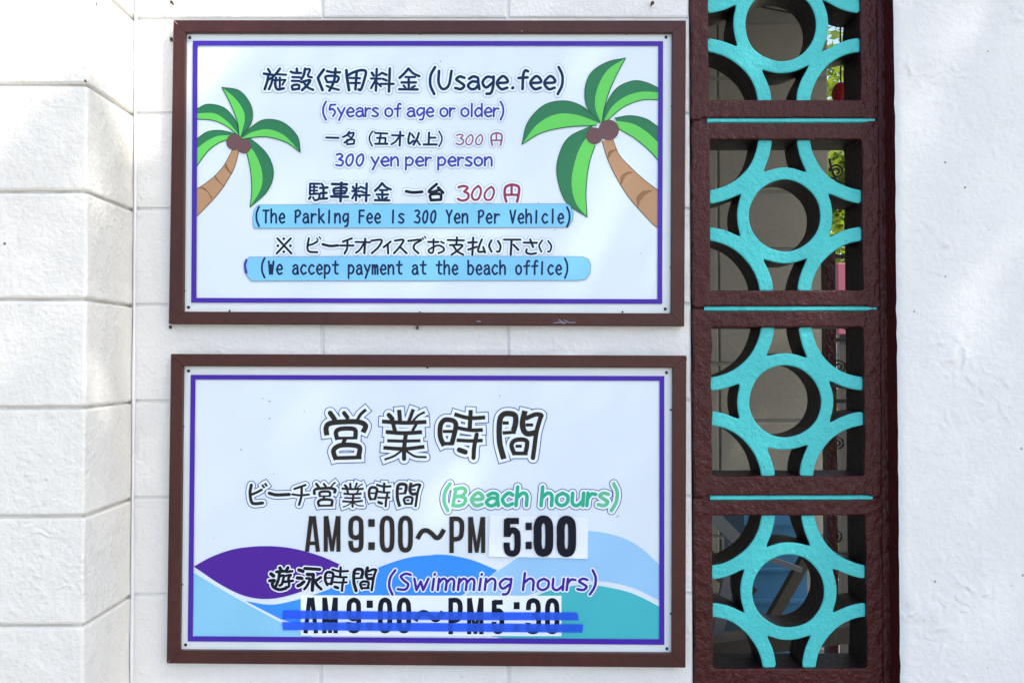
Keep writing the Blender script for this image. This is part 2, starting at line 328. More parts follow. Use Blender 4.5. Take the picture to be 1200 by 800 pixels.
G['chi'] = parse("14 682,62 612,88;14 592,118 695,118;14 648,80 645,140 625,180")
G['o'] = parse("13 710,90 825,93;15 787,65 780,178;13 780,97 745,150 715,175")
G['fu'] = parse("14 835,80 915,75 890,130 838,178")
G['ii'] = parse("14 985,88 930,132;14 963,112 966,180")
G['su'] = parse("14 1018,80 1085,74 1060,122 1012,178;14 1062,132 1110,178")
G['de'] = parse("14 -10,82 92,72 40,108 35,145 70,178;9 100,56 108,70;9 118,46 126,60")
G['oh'] = parse("14 145,90 225,90;13 187,68 185,162 162,175 150,152 215,118 262,132 265,160 225,178;12 245,88 268,100")
G['shi3'] = parse("14 297,75 425,78;14 370,54 365,112;14 315,115 412,115 370,160 327,190;14 345,125 375,165 420,190")
G['hara'] = parse("14 458,95 525,92;15 497,57 490,190;14 458,150 525,128;14 565,70 545,120 537,165 582,165;14 575,130 590,172")
G['ih'] = parse("14 640,77 622,120 640,166;14 690,82 710,120 702,162 682,165")
G['shita'] = parse("14 737,72 865,72;15 797,75 790,190;14 812,112 850,152")
G['sa'] = parse("14 892,95 995,97;14 942,70 965,130;14 915,148 912,172 945,184 988,178")
# bold condensed numerals and capitals, boxes of their own
G['bA'] = parse("30b 98,30 60,305;30b 122,30 160,305;26b 78,240 142,240")
G['bM'] = parse("30b 205,30 205,305;30b 312,30 312,305;24b 213,30 258,302;24b 304,30 260,302")
G['b9'] = parse("34b 490,110 484,62 448,42 412,62 405,110 405,140 412,182 448,198 482,180 490,150;34b 490,100 490,245 478,285 447,296 417,285 405,245 405,222")
G['bc'] = parse("50b 570,52 570,112;50b 570,235 570,292")
G['b0'] = parse("34b 652,168 652,100 664,55 691,42 718,55 730,100 730,235 718,283 691,296 664,283 652,235 652,160")
G['bw'] = parse("34b 925,210 960,150 1000,138 1040,165 1075,200 1105,190 1140,130")
G['bP'] = parse("32b 60,65 60,350;34b 60,82 115,84 140,112 142,170 132,222 105,240 60,243")
G['b5'] = parse("34b 490,62 488,215;34b 480,79 603,79;34b 492,205 515,168 548,158 582,178 590,230 590,300 578,342 540,357 500,342 487,300 487,262")
G['b3'] = parse("34b 412,120 412,90 420,55 448,42 478,55 488,90 486,130 470,155 445,160;34b 445,160 472,168 490,200 488,250 478,285 447,296 417,285 408,245 408,222")

# handwriting alphabet: x-height 1, y up, advance first
LAT = {
'a':(.95,"(.08,.82)(.4,1)(.75,.88)(.8,.5)(.9,0);(.8,.55)(.35,.6)(.02,.3)(.25,0)(.6,.05)(.82,.35)"),
'b':(.9,"(0,1.5)(0,0.02);(0,.75)(.4,1)(.8,.62)(.6,.1)(.25,-.02)(0,.12)"),
'c':(.85,"(.75,.85)(.4,1)(.02,.5)(.35,0)(.78,.15)"),
'd':(.95,"(.78,.8)(.4,1)(.02,.5)(.3,0)(.78,.3);(.82,1.5)(.82,0)"),
'e':(.92,"(.08,.48)(.82,.55)(.68,.92)(.38,1)(.02,.5)(.35,0)(.82,.1)"),
'f':(.75,"(.72,1.42)(.5,1.48)(.36,1.1)(.34,0);(0,.88)(.7,.93)"),
'g':(.95,"(.8,.92)(.35,.97)(.02,.55)(.3,.12)(.78,.5);(.86,1)(.84,.2)(.68,-.32)(.35,-.38)"),
'h':(.88,"(0,1.5)(0,0);(0,.6)(.4,1)(.72,.8)(.76,0)"),
'i':(.3,"(.1,1)(.08,0);(.14,1.42)(.12,1.36)"),
'|':(.4,"(.12,1.35)(.08,0)"),
'k':(.8,"(0,1.5)(0,0);(.62,.95)(.05,.42);(.2,.55)(.7,0)"),
'l':(.3,"(.12,1.5)(.1,0)"),
'm':(1.35,"(0,1)(0,0);(0,.6)(.3,1)(.58,.8)(.6,0);(.6,.6)(.9,1)(1.16,.8)(1.2,0)"),
'n':(.88,"(0,1)(0,0);(0,.6)(.4,1)(.72,.8)(.76,0)"),
'o':(.95,"(.42,1)(.05,.75)(.05,.25)(.42,0)(.8,.25)(.8,.75)(.42,1)"),
'p':(.9,"(.02,1)(0,-.45);(0,.7)(.4,1)(.8,.62)(.55,.1)(.02,.12)"),
'r':(.62,"(0,1)(0,0);(0,.55)(.25,.92)(.58,.9)"),
's':(.8,"(.68,.9)(.32,1)(.06,.78)(.35,.55)(.68,.28)(.45,0)(0,.08)"),
't':(.72,"(.36,1.4)(.33,.2)(.66,.04);(.02,1)(.7,1.02)"),
'u':(.92,"(0,1)(.05,.2)(.4,0)(.76,.35);(.8,1)(.82,0)"),
'w':(1.2,"(0,1)(.26,0)/(.52,.75)/(.78,0)/(1.08,1)"),
'y':(.88,"(0,1)(.4,.3);(.82,1)(.15,-.45)"),
'U':(1.15,"(.02,1.45)(.02,.5)(.35,0)(.8,.3)(.98,1.45)"),
'B':(1.1,"(.12,1.35)(0,0);(.05,1.3)(.6,1.42)(.85,1.15)(.6,.8)(.2,.72);(.3,.75)(.85,.6)(.8,.15)(.4,-.02)(0,0.02)"),
'S':(1.0,"(.88,1.35)(.5,1.45)(.15,1.2)(.4,.85)(.78,.5)(.6,.05)(.02,.08)"),
'T':(.85,"(0,1.35)(.8,1.35);(.4,1.35)(.38,0)"),
'P':(.8,"(.08,1.3)(.05,0);(0,1.25)(.45,1.38)(.72,1.1)(.5,.75)(.1,.62)"),
'F':(.8,"(.1,1.35)(.08,0);(.1,1.35)(.72,1.35);(.1,.75)(.65,.75)"),
'I':(.4,"(.14,1.38)(.1,0)"),
'Y':(.85,"(0,1.38)(.38,.7)/(.36,0);(.78,1.38)(.38,.7)"),
'V':(.85,"(0,1.38)(.35,0)/(.75,1.38)"),
'W':(1.1,"(0,1.38)(.2,0)/(.45,1)/(.62,0)/(.9,1.38)"),
'(':(.5,"(.36,1.75)(.05,1.1)(.05,.3)(.36,-.4)"),
')':(.5,"(.0,1.75)(.3,1.1)(.3,.3)(0,-.4)"),
'.':(.42,"(.14,.06)(.2,.10)(.16,.12)(.14,.06)"),
'5':(.88,"(.78,1.38)/(.2,1.36)/(.1,.8)(.45,.88)(.76,.5)(.5,0.02)"),
'3':(.9,"(.1,1.3)(.5,1.38)(.74,1.1)(.35,.75)/(.8,.5)(.6,.03)(.02,.1)"),
'0':(.95,"(.6,1.35)(.2,1.05)(.05,.45)(.3,0)(.65,.25)(.82,.85)(.75,1.25)(.6,1.35)"),
}
def lat(ch):
    adv, s = LAT[ch]; res = []
    for st in s.split(';'):
        subs = []
        for part in st.split('/'):
            pts = [tuple(float(v) for v in q.split(',')) for q in part.replace(')', ' ').replace('(', '').split()]
            if subs: pts = [subs[-1][-1]] + pts
            subs.append(pts)
        res.append((1.0, 'r', subs))
    return adv, res
def write(pr, text, x0, x1, base, xh, wd, core, halo=None, a=0, line=None, t=0.7, z0=0.0, mono=False, slant=0.0, space=0.55, gap=0.18, slope=0.0):
    adv = [space if c == ' ' else lat(c)[0]+gap for c in text]; tot = sum(adv)-gap
    if mono: cell = (x1-x0)/len(text)
    sx = (x1-x0)/tot; x = x0
    for i, c in enumerate(text):
        if c != ' ':
            aw, data = lat(c)
            core_ = core(i) if callable(core) else core
            if mono:
                k = cell*0.72/max(aw, 0.75); ox = x0+cell*(i+.5)-aw*k/2 + cell*0.04
            else: k = sx; ox = x
            tf = lambda p: (ox+(p[0]+slant*p[1])*k, base+slope*(ox-x0)-p[1]*xh)
            pr.strokes(data, tf, 1, i%2, core_, halo, a, line, t, z0, wfix=wd)
        x += adv[i]*sx
def curve_poly(*curves):
    out = []
    for c in curves: out += [tuple(p) for p in spline(c)]
    return out
def P2(s): return [tuple(float(v) for v in q.split(',')) for q in s.split()]

# ================================================================== LARGE STRUCTURE
# ground, one sheet to the horizon
mb = MB(); N = 14
for i in range(N):
    for j in range(N):
        f = lambda k: math.copysign(abs(k/7-1)**3*600, k-7)
        mb.add([(f(i),f(j),0),(f(i+1),f(j),0),(f(i+1),f(j+1),0),(f(i),f(j+1),0)], [(0,1,2,3)])
g = mb.build('ground', 'ground'); g['kind'] = 'structure'

ROW0, RP = 2.183, 0.2053
XB = -0.4017                       # vertical joint beside the middle of the signs
Z_UP, Z_DN = ROW0+3*RP, 0.0
WX0 = W(100.5,400,-0.2148).x+0.003               # corner with the pillar
WX1 = W(810.5,400,0).x             # left side of the screen
# main wall: every block its own piece
wall = thing('concrete_block_wall', 'white painted concrete block wall in stack bond, behind the two framed signs', 'wall', (0,0,0))
M_JOINT = 0.0045
mb = MB(); mb.box(WX0-0.2, WX1-0.001, M_JOINT, 0.10, 0.0, Z_UP); 
mort = mb.build('mortar', 'wall', wall)
xs = [WX0-0.004, W(377,400,0).x, W(595.7,400,0).x, WX1]
def block_mesh(wd, h, dep, c, matn):
    m_ = MB(); m_.rbox(-wd/2, wd/2, 0, dep, -h/2, h/2, c, jit=0.0008); me = bpy.data.meshes.new('block')
    me.from_pydata([tuple(v) for v in m_.v], [], m_.f); me.materials.append(M[matn]); me.update(); return me
cols = []
for a_, b_ in zip(xs[:-1], xs[1:]): cols.append((a_, b_, [block_mesh(b_-a_-0.005, RP-0.006, 0.02, 0.0035, 'wall') for _ in range(3)]))
k = -3
while ROW0-(k+1)*RP > -0.1:
    zc = ROW0-k*RP+RP*(-0.5)
    for a_, b_, ms in cols:
        o = bpy.data.objects.new('block', random.choice(ms)); COL.objects.link(o); o.parent = wall
        o.location = ((a_+b_)/2+random.uniform(-.0006,.0006), random.uniform(-0.0006,0.0006), zc+random.uniform(-.0006,.0006))
    k += 1
# pillar standing forward on the left
PD = 0.2148
PX = W(100.5,400,-PD).x
pil = thing('block_pillar', 'cream white painted concrete block pillar projecting forward at the left edge', 'pillar', (PX-0.2,-PD/2,0))
mb = MB(); mb.box(PX-0.395, PX-0.007, -PD+0.007, 0.09, 0, Z_UP); mb.build('mortar', 'joint', pil)
def pillar_block():
    m_ = MB(); wd = 0.4; h = RPP-0.0052; c = 0.005
    x0,x1,y0,y1,z0,z1 = -wd,0,-PD,0.10,-h/2,h/2
    # front, right and left faces with rounded horizontal rims and a softened corner
    prof = [(x0,y1,0),(x0,y0,0),(x0+0.05,y0,0),(x0+0.2,y0,0),(x1-c,y0,0),(x1-c*0.3,y0+c*0.3,0),(x1,y0+c,0),(x1,-0.10,0),(x1,y1,0)]
    rows = [(-h/2, c), (-h/2+c*0.35, c*0.3), (-h/2+c, 0), (0,0), (h/2-c, 0), (h/2-c*0.35, c*0.3), (h/2, c)]
    vs = []
    for z, ins in rows:
        for (x,y,_) in prof:
            yy = y + (ins if y < y0+c*1.2 else 0); xx = x - (ins if x > x1-c*1.2 else 0) + (ins if x <= x0+1e-6 else 0)
            vs.append(Vector((xx+random.uniform(-.0007,.0007), yy+random.uniform(-.0007,.0007), z+random.uniform(-.0006,.0006))))
    n_ = len(prof); fs = []
    for r in range(len(rows)-1):
        for q in range(n_-1): fs.append((r*n_+q, r*n_+q+1, (r+1)*n_+q+1, (r+1)*n_+q))
    fs.append(tuple(range(n_-1,-1,-1))); fs.append(tuple((len(rows)-1)*n_+q for q in range(n_)))
    me = bpy.data.meshes.new('block'); me.from_pydata([tuple(v) for v in vs], [], fs); me.materials.append(M['pillar']); me.update(); return me
RPP = (W(100.5,103,-PD).z - W(100.5,737,-PD).z)/5
pm = [pillar_block() for _ in range(4)]
k = -3; PZ0 = W(100.5,351,-PD).z - 0.0  # one measured joint fixes the course heights
while PZ0+4*RPP-(k+1)*RPP > -0.1:
    o = bpy.data.objects.new('block', pm[k%4]); COL.objects.link(o); o.parent = pil
    o.location = Vector((PX, 0, PZ0+2*RPP-(k+0.5)*RPP)) - pil.location; k += 1
# caulked corner between the pillar and the wall
mb = MB()
pts = [(W(158,400,0).x, -0.004+random.uniform(-.001,.001), z/20*Z_UP) for z in range(21)]
mb.tube(pts, [0.0035+random.uniform(-.0008,.0008) for _ in pts], 8); mb.build('caulk_bead', 'caulk', wall, smooth=True)

# right-hand wall of trowelled render, 5 cm proud; its edge beside the screen is painted brown
RX = W(1052,400,-0.052).x; RY = -0.052
rw = thing('rendered_wall', 'white trowelled render wall, smooth and unjointed, right of the turquoise screen', 'wall', (RX+0.6,0,0))
vs = []; fs = []; nx, nz = 60, 110; X1 = RX+1.5
for j in range(nz+1):
    z = 0.0 + Z_UP*j/nz
    for i in range(nx+1):
        u = i/nx; x = RX + (X1-RX)*u**1.3
        d = (noise.noise(Vector((x*1.7,0,z*1.7)))*0.004 + noise.noise(Vector((x*6,3,z*6)))*0.0012)
        if i == 0: x += noise.noise(Vector((0,9,z*35)))*0.0022; 
        vs.append((x, RY+d+(0.004 if i==0 else 0.0), z))
for j in range(nz):
    for i in range(nx): a_ = j*(nx+1)+i; fs.append((a_, a_+1, a_+nx+2, a_+nx+1))
obj('render_coat', vs, fs, 'render', rw, smooth=True)
mb = MB(); ev = [vs[j*(nx+1)] for j in range(nz+1)]
for j in range(nz):
    a_, b_ = ev[j], ev[j+1]; mb.add([a_, b_, (b_[0]-0.001,0.004,b_[2]), (a_[0]-0.001,0.004,a_[2])], [(0,1,2,3)])
mb.build('painted_edge', 'brown', rw)
mb = MB(); mb.box(RX+0.004, X1, -0.03, 0.10, 0, Z_UP); mb.build('masonry', 'render', rw)

# ================================================================== BREEZE BLOCK SCREEN
BX0, BX1 = WX1, W(1033,400,-0.004).x
BC = (BX0+BX1)/2; BW = BX1-BX0
BJ = [W(922,y,-0.004).z for y in (-79.5,141,361.5,583,804.5)]    # joint heights
scr = thing('breeze_block_screen', 'tall column of brown framed breeze blocks with turquoise ring and arc tracery', 'breeze block screen', (BC,0,0))
def sdf_solid(fn, x0, x1, z0, z1, res, yf, yb, cham, parent, name, mats, sidemat=1, at=None):
    """marching squares over fn (<0 inside); front cap, softened rim and deep sides; front = slot 0, sides = slot sidemat"""
    nx = int(round((x1-x0)/res)); nz = int(round((z1-z0)/res)); hx = (x1-x0)/nx; hz = (z1-z0)/nz
    val = [[fn(x0+i*hx, z0+j*hz)+cham for i in range(nx+1)] for j in range(nz+1)]
    mb = MB(); cache = {}
    def V(key, x, z):
        if key not in cache: mb.v.append(Vector((x, yf, z))); cache[key] = len(mb.v)-1
        return cache[key]
    def corner(i,j): return V(('c',i,j), x0+i*hx, z0+j*hz)
    def edge(i,j,i2,j2):
        a_, b_ = val[j][i], val[j2][i2]; t = a_/(a_-b_); t = min(max(t,.02),.98)
        k_ = ('e',)+tuple(sorted(((i,j),(i2,j2)))); return V(k_, x0+(i+(i2-i)*t)*hx, z0+(j+(j2-j)*t)*hz)
    segs = []
    for j in range(nz):
        run = None
        for i in range(nx+1):
            full = i < nx and val[j][i] < 0 and val[j][i+1] < 0 and val[j+1][i] < 0 and val[j+1][i+1] < 0
            if full:
                if run is None: run = i
                continue
            if run is not None:
                mb.f.append((corner(run,j), corner(i,j), corner(i,j+1), corner(run,j+1))); mb.m.append(0); run = None
            if i == nx: break
            cs = [(i,j),(i+1,j),(i+1,j+1),(i,j+1)]; poly = []; cr = []
            for q in range(4):
                a_, b_ = cs[q], cs[(q+1)%4]; va, vb = val[a_[1]][a_[0]], val[b_[1]][b_[0]]
                if va < 0: poly.append(corner(*a_))
                if (va < 0) != (vb < 0):
                    e = edge(*a_, *b_); poly.append(e); cr.append((e, va < 0))
            if len(poly) >= 3:
                mb.f.append(tuple(poly)); mb.m.append(0)
                if len(cr) == 2:
                    o_, n_ = (cr[0][0], cr[1][0]) if cr[0][1] else (cr[1][0], cr[0][0]); segs.append((o_, n_))
                elif len(cr) == 4:
                    ex = [c for c in cr if c[1]]; en = [c for c in cr if not c[1]]; segs += [(ex[0][0],en[0][0]),(ex[1][0],en[1][0])]
    e_ = res*0.5; rim = {}; back = {}
    def grad(x, z):
        gx = fn(x+e_,z)-fn(x-e_,z); gz = fn(x,z+e_)-fn(x,z-e_); m_ = sqrt(gx*gx+gz*gz) or 1; return gx/m_, gz/m_
    def ext(k_):
        if k_ not in rim:
            v = mb.v[k_]; gx, gz = grad(v.x, v.z)
            mb.v.append(Vector((v.x+gx*cham*0.7, yf+cham*0.3, v.z+gz*cham*0.7))); mb.v.append(Vector((v.x+gx*cham, yf+cham, v.z+gz*cham)))
            mb.v.append(Vector((v.x+gx*cham, yb, v.z+gz*cham))); rim[k_] = len(mb.v)-3
        return rim[k_]
    for a_, b_ in segs:
        A, B = ext(a_), ext(b_)
        mb.f += [(b_,a_,A,B),(B,A,A+1,B+1),(B+1,A+1,A+2,B+2)]; mb.m += [0,0,sidemat]
    o = obj(name, mb.v, mb.f, mats, parent, fmat=mb.m, at=at)
    # smooth rims
    return o
RI, RO = 0.0770, 0.1035         # ring radii (m)
OPW = (W(1012,400,-0.004).x - W(833.5,400,-0.004).x)/2
def smin(a_, b_, k_):
    h = max(k_-abs(a_-b_), 0)/k_; return min(a_,b_)-h*h*k_*0.25
def make_block(idx, ztop, zbot, parent):
    zc = (ztop+zbot)/2; H = ztop-zbot
    pxs = {0:(833,1012,-60,117), 1:(833.5,1012,163.5,340), 2:(834,1012,383.5,557.5), 3:(834,1013,604,783)}[idx]
    ox0 = W(pxs[0],400,-0.004).x; ox1 = W(pxs[1],400,-0.004).x
    oz1 = W(922,pxs[2],-0.004).z; oz0 = W(922,pxs[3],-0.004).z
    cx, cz = (ox0+ox1)/2, (oz0+oz1)/2; hw, hh = (ox1-ox0)/2, (oz1-oz0)/2
    blk = bpy.data.objects.new('breeze_block', None); COL.objects.link(blk); blk.parent = parent; blk.location = Vector((BC,0,zc))-parent.location
    blk.empty_display_size = 0.05
    sd = idx*11.3
    def wob(x, z, s, a_): return noise.noise(Vector((x*s+sd, sd, z*s)))*a_
    def rect(x, z, cx_, cz_, w_, h_, r):
        dx = abs(x-cx_)-w_+r; dz = abs(z-cz_)-h_+r; return sqrt(max(dx,0)**2+max(dz,0)**2)+min(max(dx,dz),0)-r
    jh = 0.0052
    def frame(x, z):
        x += wob(x,z,22,0.0026); z += wob(z,x+5,22,0.0008)
        outer = rect(x, z, BC, zc, BW/2-0.001, H/2-0.0008, 0.005)
        # a shallow slot for the turquoise joint along the top and the bottom
        inner = rect(x, z, cx, cz, hw, hh, 0.004)
        st = rect(x, z, BC-0.002, ztop, 0.176, jh, 0.003); sb = rect(x, z, BC-0.002, zbot, 0.176, jh, 0.003)
        return max(outer, -inner, -st, -sb)
    sdf_solid(frame, BX0-0.004, BX1+0.004, zbot-0.004, ztop+0.004, 0.0045, -0.004+random.uniform(-.001,.001), 0.098, 0.0035, blk, 'block_frame', ['brown','reveal'])
    k_ = 0.012
    rcx, rcz = (W({0:919.5,1:922.5,2:921,3:923.5}[idx],400,-0.004).x), cz
    if idx == 0: rcz = W(922,28,-0.004).z
    def lattice(x, z):
        x += wob(x,z,16,0.0022); z += wob(z,x+7,16,0.0022)
        r = sqrt((x-rcx)**2+(z-rcz)**2); d = abs(r-(RI+RO)/2)-(RO-RI)/2
        for sx_ in (-1,1):
            for sz_ in (-1,1):
                ax, az = cx+sx_*(hw+k_), cz+sz_*(hh+k_); ra = sqrt((x-ax)**2+(z-az)**2)
                d = smin(d, abs(ra-0.134)-0.0148, 0.017)
        return max(d, rect(x, z, cx, cz, hw+0.003, hh+0.003, 0.003))
    sdf_solid(lattice, ox0-0.006, ox1+0.006, oz0-0.006, oz1+0.006, 0.0040, 0.004, 0.094, 0.003, blk, 'ring_lattice', ['cyan','reveal'])
    return blk
for i in range(4): make_block(i, BJ[i], BJ[i+1], scr)
for i in (1,2,3):                     # turquoise painted mortar between the blocks
    if True:
        mb = MB(); mb.box(BX0+0.004, BX1-0.003, 0.0012, 0.09, BJ[i]-0.006, BJ[i]+0.006); mb.build('bed_mortar', 'brown', scr)
    mb = MB(); xa, xb = {1:(830,1027),2:(822,1027),3:(831,1020)}[i]
    xa = W(xa,400,0).x; xb = W(xb,400,0).x; xa = max(xa, BC-0.176); n_ = 40
    for q in range(n_):
        x0_ = xa+(xb-xa)*q/n_; x1_ = xa+(xb-xa)*(q+1)/n_
        def pr_(x): 
            t_ = noise.noise(Vector((x*30,i*4,0)))*0.0008; return [Vector((x,0.0008,BJ[i]-0.0056+t_)),Vector((x,-0.0035+t_,BJ[i]-0.003)),Vector((x,-0.0042+t_,BJ[i]+0.0024)),Vector((x,0.0008,BJ[i]+0.0052+t_))]
        a_, b_ = pr_(x0_), pr_(x1_); mb.add(a_+b_, [(0,1,5,4),(1,2,6,5),(2,3,7,6)])
    mb.add(pr_(xa), [(3,2,1,0)]); mb.add(pr_(xb), [(0,1,2,3)])
    mb.build('mortar_joint', 'cyan', scr)
# brown mortar fillet between the blocks and the rendered wall
vs = []; fs = []
for j in range(141):
    z = Z_UP*j/140
    for i, x in enumerate((BX1-0.006, BX1+0.002, BX1+0.010, RX+0.002)):
        vs.append((x, (0.010, -0.001, 0.001, -0.001)[i]+noise.noise(Vector((x*20,0,z*30)))*0.0025, z))
for j in range(140):
    for i in range(3): a_ = j*4+i; fs.append((a_,a_+1,a_+5,a_+4))
obj('side_mortar', vs, fs, 'brown', scr, smooth=True)
# plain blocks above and below the screen close the column
mb = MB(); mb.box(BX0+0.001, BX1+0.03, 0.0, 0.10, 0, BJ[4]-0.006); mb.build('plain_block', 'brown', scr); mb = MB(); mb.box(BX0+0.001, BX1+0.03, 0.0, 0.10, BJ[0]+0.004, Z_UP); mb.build('plain_block', 'brown', scr)

# ================================================================== SIGNS
def sign(label, corners, inner, cat='sign'):
    YF = -0.024
    c = [W(x, y, YF) for x, y in corners]      # TL TR BR BL outer
    i_ = [W(x, y, YF) for x, y in inner]
    ctr = sum(c, Vector())/4
    s = thing('framed_sign', label, cat, (ctr.x, 0, ctr.z), 'framed notice signs on the block wall')
    for k_ in range(4):                         # four mitred rails, each a piece
        a_, b_ = c[k_], c[(k_+1)%4]; d, e = i_[k_], i_[(k_+1)%4]
        g_ = (b_-a_).normalized()*0.0004
        a_ = a_+g_; d = d+g_; b_ = b_-g_; e = e-g_
        B = Vector((0, 0.024-0.0006*k_*0, 0)); ch = 0.0018
        oc = sum(c, Vector())/4
        def inw(p, q, amt): v = (q-p); return p+v.normalized()*amt
        # front face inset by a small chamfer, then outer/inner sides to the wall
        a1,b1,d1,e1 = inw(a_,d,ch), inw(b_,e,ch), inw(d,a_,ch), inw(e,b_,ch)
        Yc = Vector((0,ch*0.8,0))
        V_ = [a1,b1,e1,d1, a_+Yc,b_+Yc,e+Yc,d+Yc, a_+B,b_+B,e+B,d+B]
        Fc = [(0,3,2,1),(0,1,5,4),(2,3,7,6),(4,5,9,8),(6,7,11,10),(1,2,6,5),(3,0,4,7),(5,6,10,9),(7,4,8,11)]
        mb = MB(); mb.add(V_, Fc); mb.build('frame_rail', 'frame', s)
    return s, i_
YP = -0.013                        # plate face
def plate(s, i_, bord_out, bord_in):
    q = [Vector((p.x, YP, p.z)) for p in i_]
    cx = sum((p.x for p in q))/4; cz = sum((p.z for p in q))/4
    q = [Vector((p.x+(0.004 if p.x > cx else -0.004), YP, p.z+(0.004 if p.z > cz else -0.004))) for p in q]
    r = [p+Vector((0,0.003,0)) for p in q]
    mb = MB(); mb.add(q+r, [(3,2,1,0),(0,1,5,4),(1,2,6,5),(2,3,7,6),(3,0,4,7)]); mb.build('plate', 'margin', s)
    pr = Print(YP); pr.poly(bord_in, 'panel', 0.0003); pr.build('printed_field', s)
    pr = Print(YP)
    for k_ in range(4):
        a_, b_ = bord_out[k_], bord_out[(k_+1)%4]; c_, d_ = bord_in[(k_+1)%4], bord_in[k_]
        pr.poly([a_,b_,c_,d_], 'violet', 0.0027)
    pr.build('printed_border', s)
def screws(s, pts, r=0.0034, m='screw', Y=YP, name='screw', lbl=None):
    for (x, y) in pts:
        p = W(x, y, Y); mb = MB(); n_ = 10; vs = [p+Vector((0,-0.0022,0))]; 
        for rr, yy in ((r*0.6,-0.002),(r,-0.0006),(r,0.001)):
            vs += [p+Vector((rr*cos(2*pi*k_/n_), yy, rr*sin(2*pi*k_/n_))) for k_ in range(n_)]
        fs = [(0, 1+k_, 1+(k_+1)%n_) for k_ in range(n_)]
        for q in range(2): fs += [(1+q*n_+k_, 1+(q+1)*n_+k_, 1+(q+1)*n_+(k_+1)%n_, 1+q*n_+(k_+1)%n_) for k_ in range(n_)]
        mb.add(vs, fs); mb.build(name, m, s, at=p)

# ---- upper sign
s1, in1 = sign('upper framed sign with palm trees, listing the 300 yen usage and parking fees',
               [(203,23.5),(804,24),(802,382),(197.5,379.5)], [(217,38),(788,38.5),(786.5,367),(214.5,365)])
plate(s1, in1, [(226,48),(777,48.5),(776,356),(224,354.5)], [(231.5,53.5),(771.5,54),(770.5,350.5),(230,349)])
screws(s1, [(222.5,44.5),(780.5,44),(221,360),(779.5,362)])
screws(s1, [(282,39.5),(493,40),(734,40),(269,364),(492,366),(729.5,365.5),(216.5,341),(786,313),(787,125),(217.5,85)], 0.0022)

# palms
def leaf(pr, tfm, outer, mid, inner, z):
    o_, m_, i_ = ([tfm(p) for p in P2(q)] for q in (outer, mid, inner))
    O, Mi, I = (spline([Vector(p) for p in q]) for q in (o_, m_, i_))
    pr.poly([tuple(p) for p in O]+[tuple(p) for p in reversed(Mi)], 'palm_dark', z)
    pr.poly([tuple(p) for p in Mi]+[tuple(p) for p in reversed(I)], 'palm_light', z+0.00005)
    for cvs in (O, I): pr.ribbon(cvs, 1.1, 'palm_line', z+0.0001)
def clampx(tf, lo, hi): return lambda p: (min(max(tf(p)[0], lo), hi), tf(p)[1])
v1 = clampx(view(190,10,3.7375), 231.0, 2000); v2 = clampx(view(490,10,3.7375), 0, 772)
pr = Print(YP); Z0 = 0.0010
TL = P2("273,174.5 267,186 262,194.6 253,205 243.5,213 231,221.5"); TR = P2("280,176 277,189 273,200 262,218.7 249,234.8 231,253.5")
def trunk(pr, TL, TR, marks, clip):
    L, R_ = spline([Vector(p) for p in TL]), spline([Vector(p) for p in TR])
    pr.poly([tuple(p) for p in L]+[tuple(p) for p in reversed(R_)], 'trunk', Z0)
    for mk in marks: pr.poly([tuple(p) for p in spline([Vector(p) for p in P2(mk)])], 'trunk2', Z0+0.00003); pr.ribbon(spline([Vector(p) for p in P2(mk)][:3]), 0.6, 'trunk_line', Z0+0.00006)
    pr.ribbon(L, 0.8, 'trunk_line', Z0+0.00005); pr.ribbon(R_, 0.8, 'trunk_line', Z0+0.00005)
trunk(pr, TL, TR, ["264,191 268,199 271.5,204 267,201 263,196","252,206 257,213 262.5,218.5 258,215 252,210","232,220 240,221 248,231 247,234 244,226 236,221"], None)
leaf(pr, v1, "150,440 200,420 270,435 320,490 338,555", "150,460 230,460 290,500 335,552", "150,485 220,490 280,515 330,555", Z0+0.0002)
leaf(pr, v1, "150,570 200,540 260,535 330,552", "150,612 200,578 250,558 322,556", "150,688 200,625 250,588 300,572", Z0+0.0004)
leaf(pr, v1, "385,870 460,800 487,720 460,640 390,575 345,572", "385,870 432,790 438,720 410,640 360,580", "385,870 392,800 388,720 372,640 350,580", Z0+0.0006)
leaf(pr, v1, "605,630 592,560 530,500 450,487 390,520 345,565", "605,630 540,560 470,530 400,540 350,568", "605,630 540,585 450,562 350,572", Z0+0.0008)
leaf(pr, v1, "262,346 340,362 390,430 390,500 345,560", "262,346 325,400 362,470 345,560", "262,346 300,420 330,500 337,560", Z0+0.0010)
for (c_, r_) in (((315,585),33),((358,603),30)):
    p = view(190,10,3.7375)(c_); pr.disc(p, r_/3.7375+0.5, 'trunk_line', Z0+0.0012+r_*1e-6, 18); pr.disc(p, r_/3.7375, 'coco', Z0+0.0013+r_*1e-6, 18)
pr.build('printed_palm', s1, 'smaller printed palm leaning right at the left border')
pr = Print(YP)
vv = view(490,10,3.7375)
TL = [vv(p) for p in P2("805,580 830,660 868,740 925,830 1000,915")]+[(766,263.5),(771.5,267.5)]
TR = [vv(p) for p in P2("852,572 880,640 930,695 990,750")]+[(771.5,223.5)]
trunk(pr, TL, TR, ["712.5,185 714,178 723,175 717,180 713,186","727.5,216 728,207 736,201.5 742,202.5 734,206 729,216","748,243 746.5,232 754,224 765,223.5 757,228 750,236"], None)
leaf(pr, v2, "1056,350 1000,325 940,318 870,350 825,420 808,500", "1056,368 980,365 910,385 850,430 812,495", "1056,400 980,402 900,432 828,492", Z0+0.0002)
leaf(pr, v2, "862,480 930,470 1000,485 1056,522", "865,492 940,505 1000,540 1056,590", "875,525 950,570 1010,620 1056,668", Z0+0.0004)
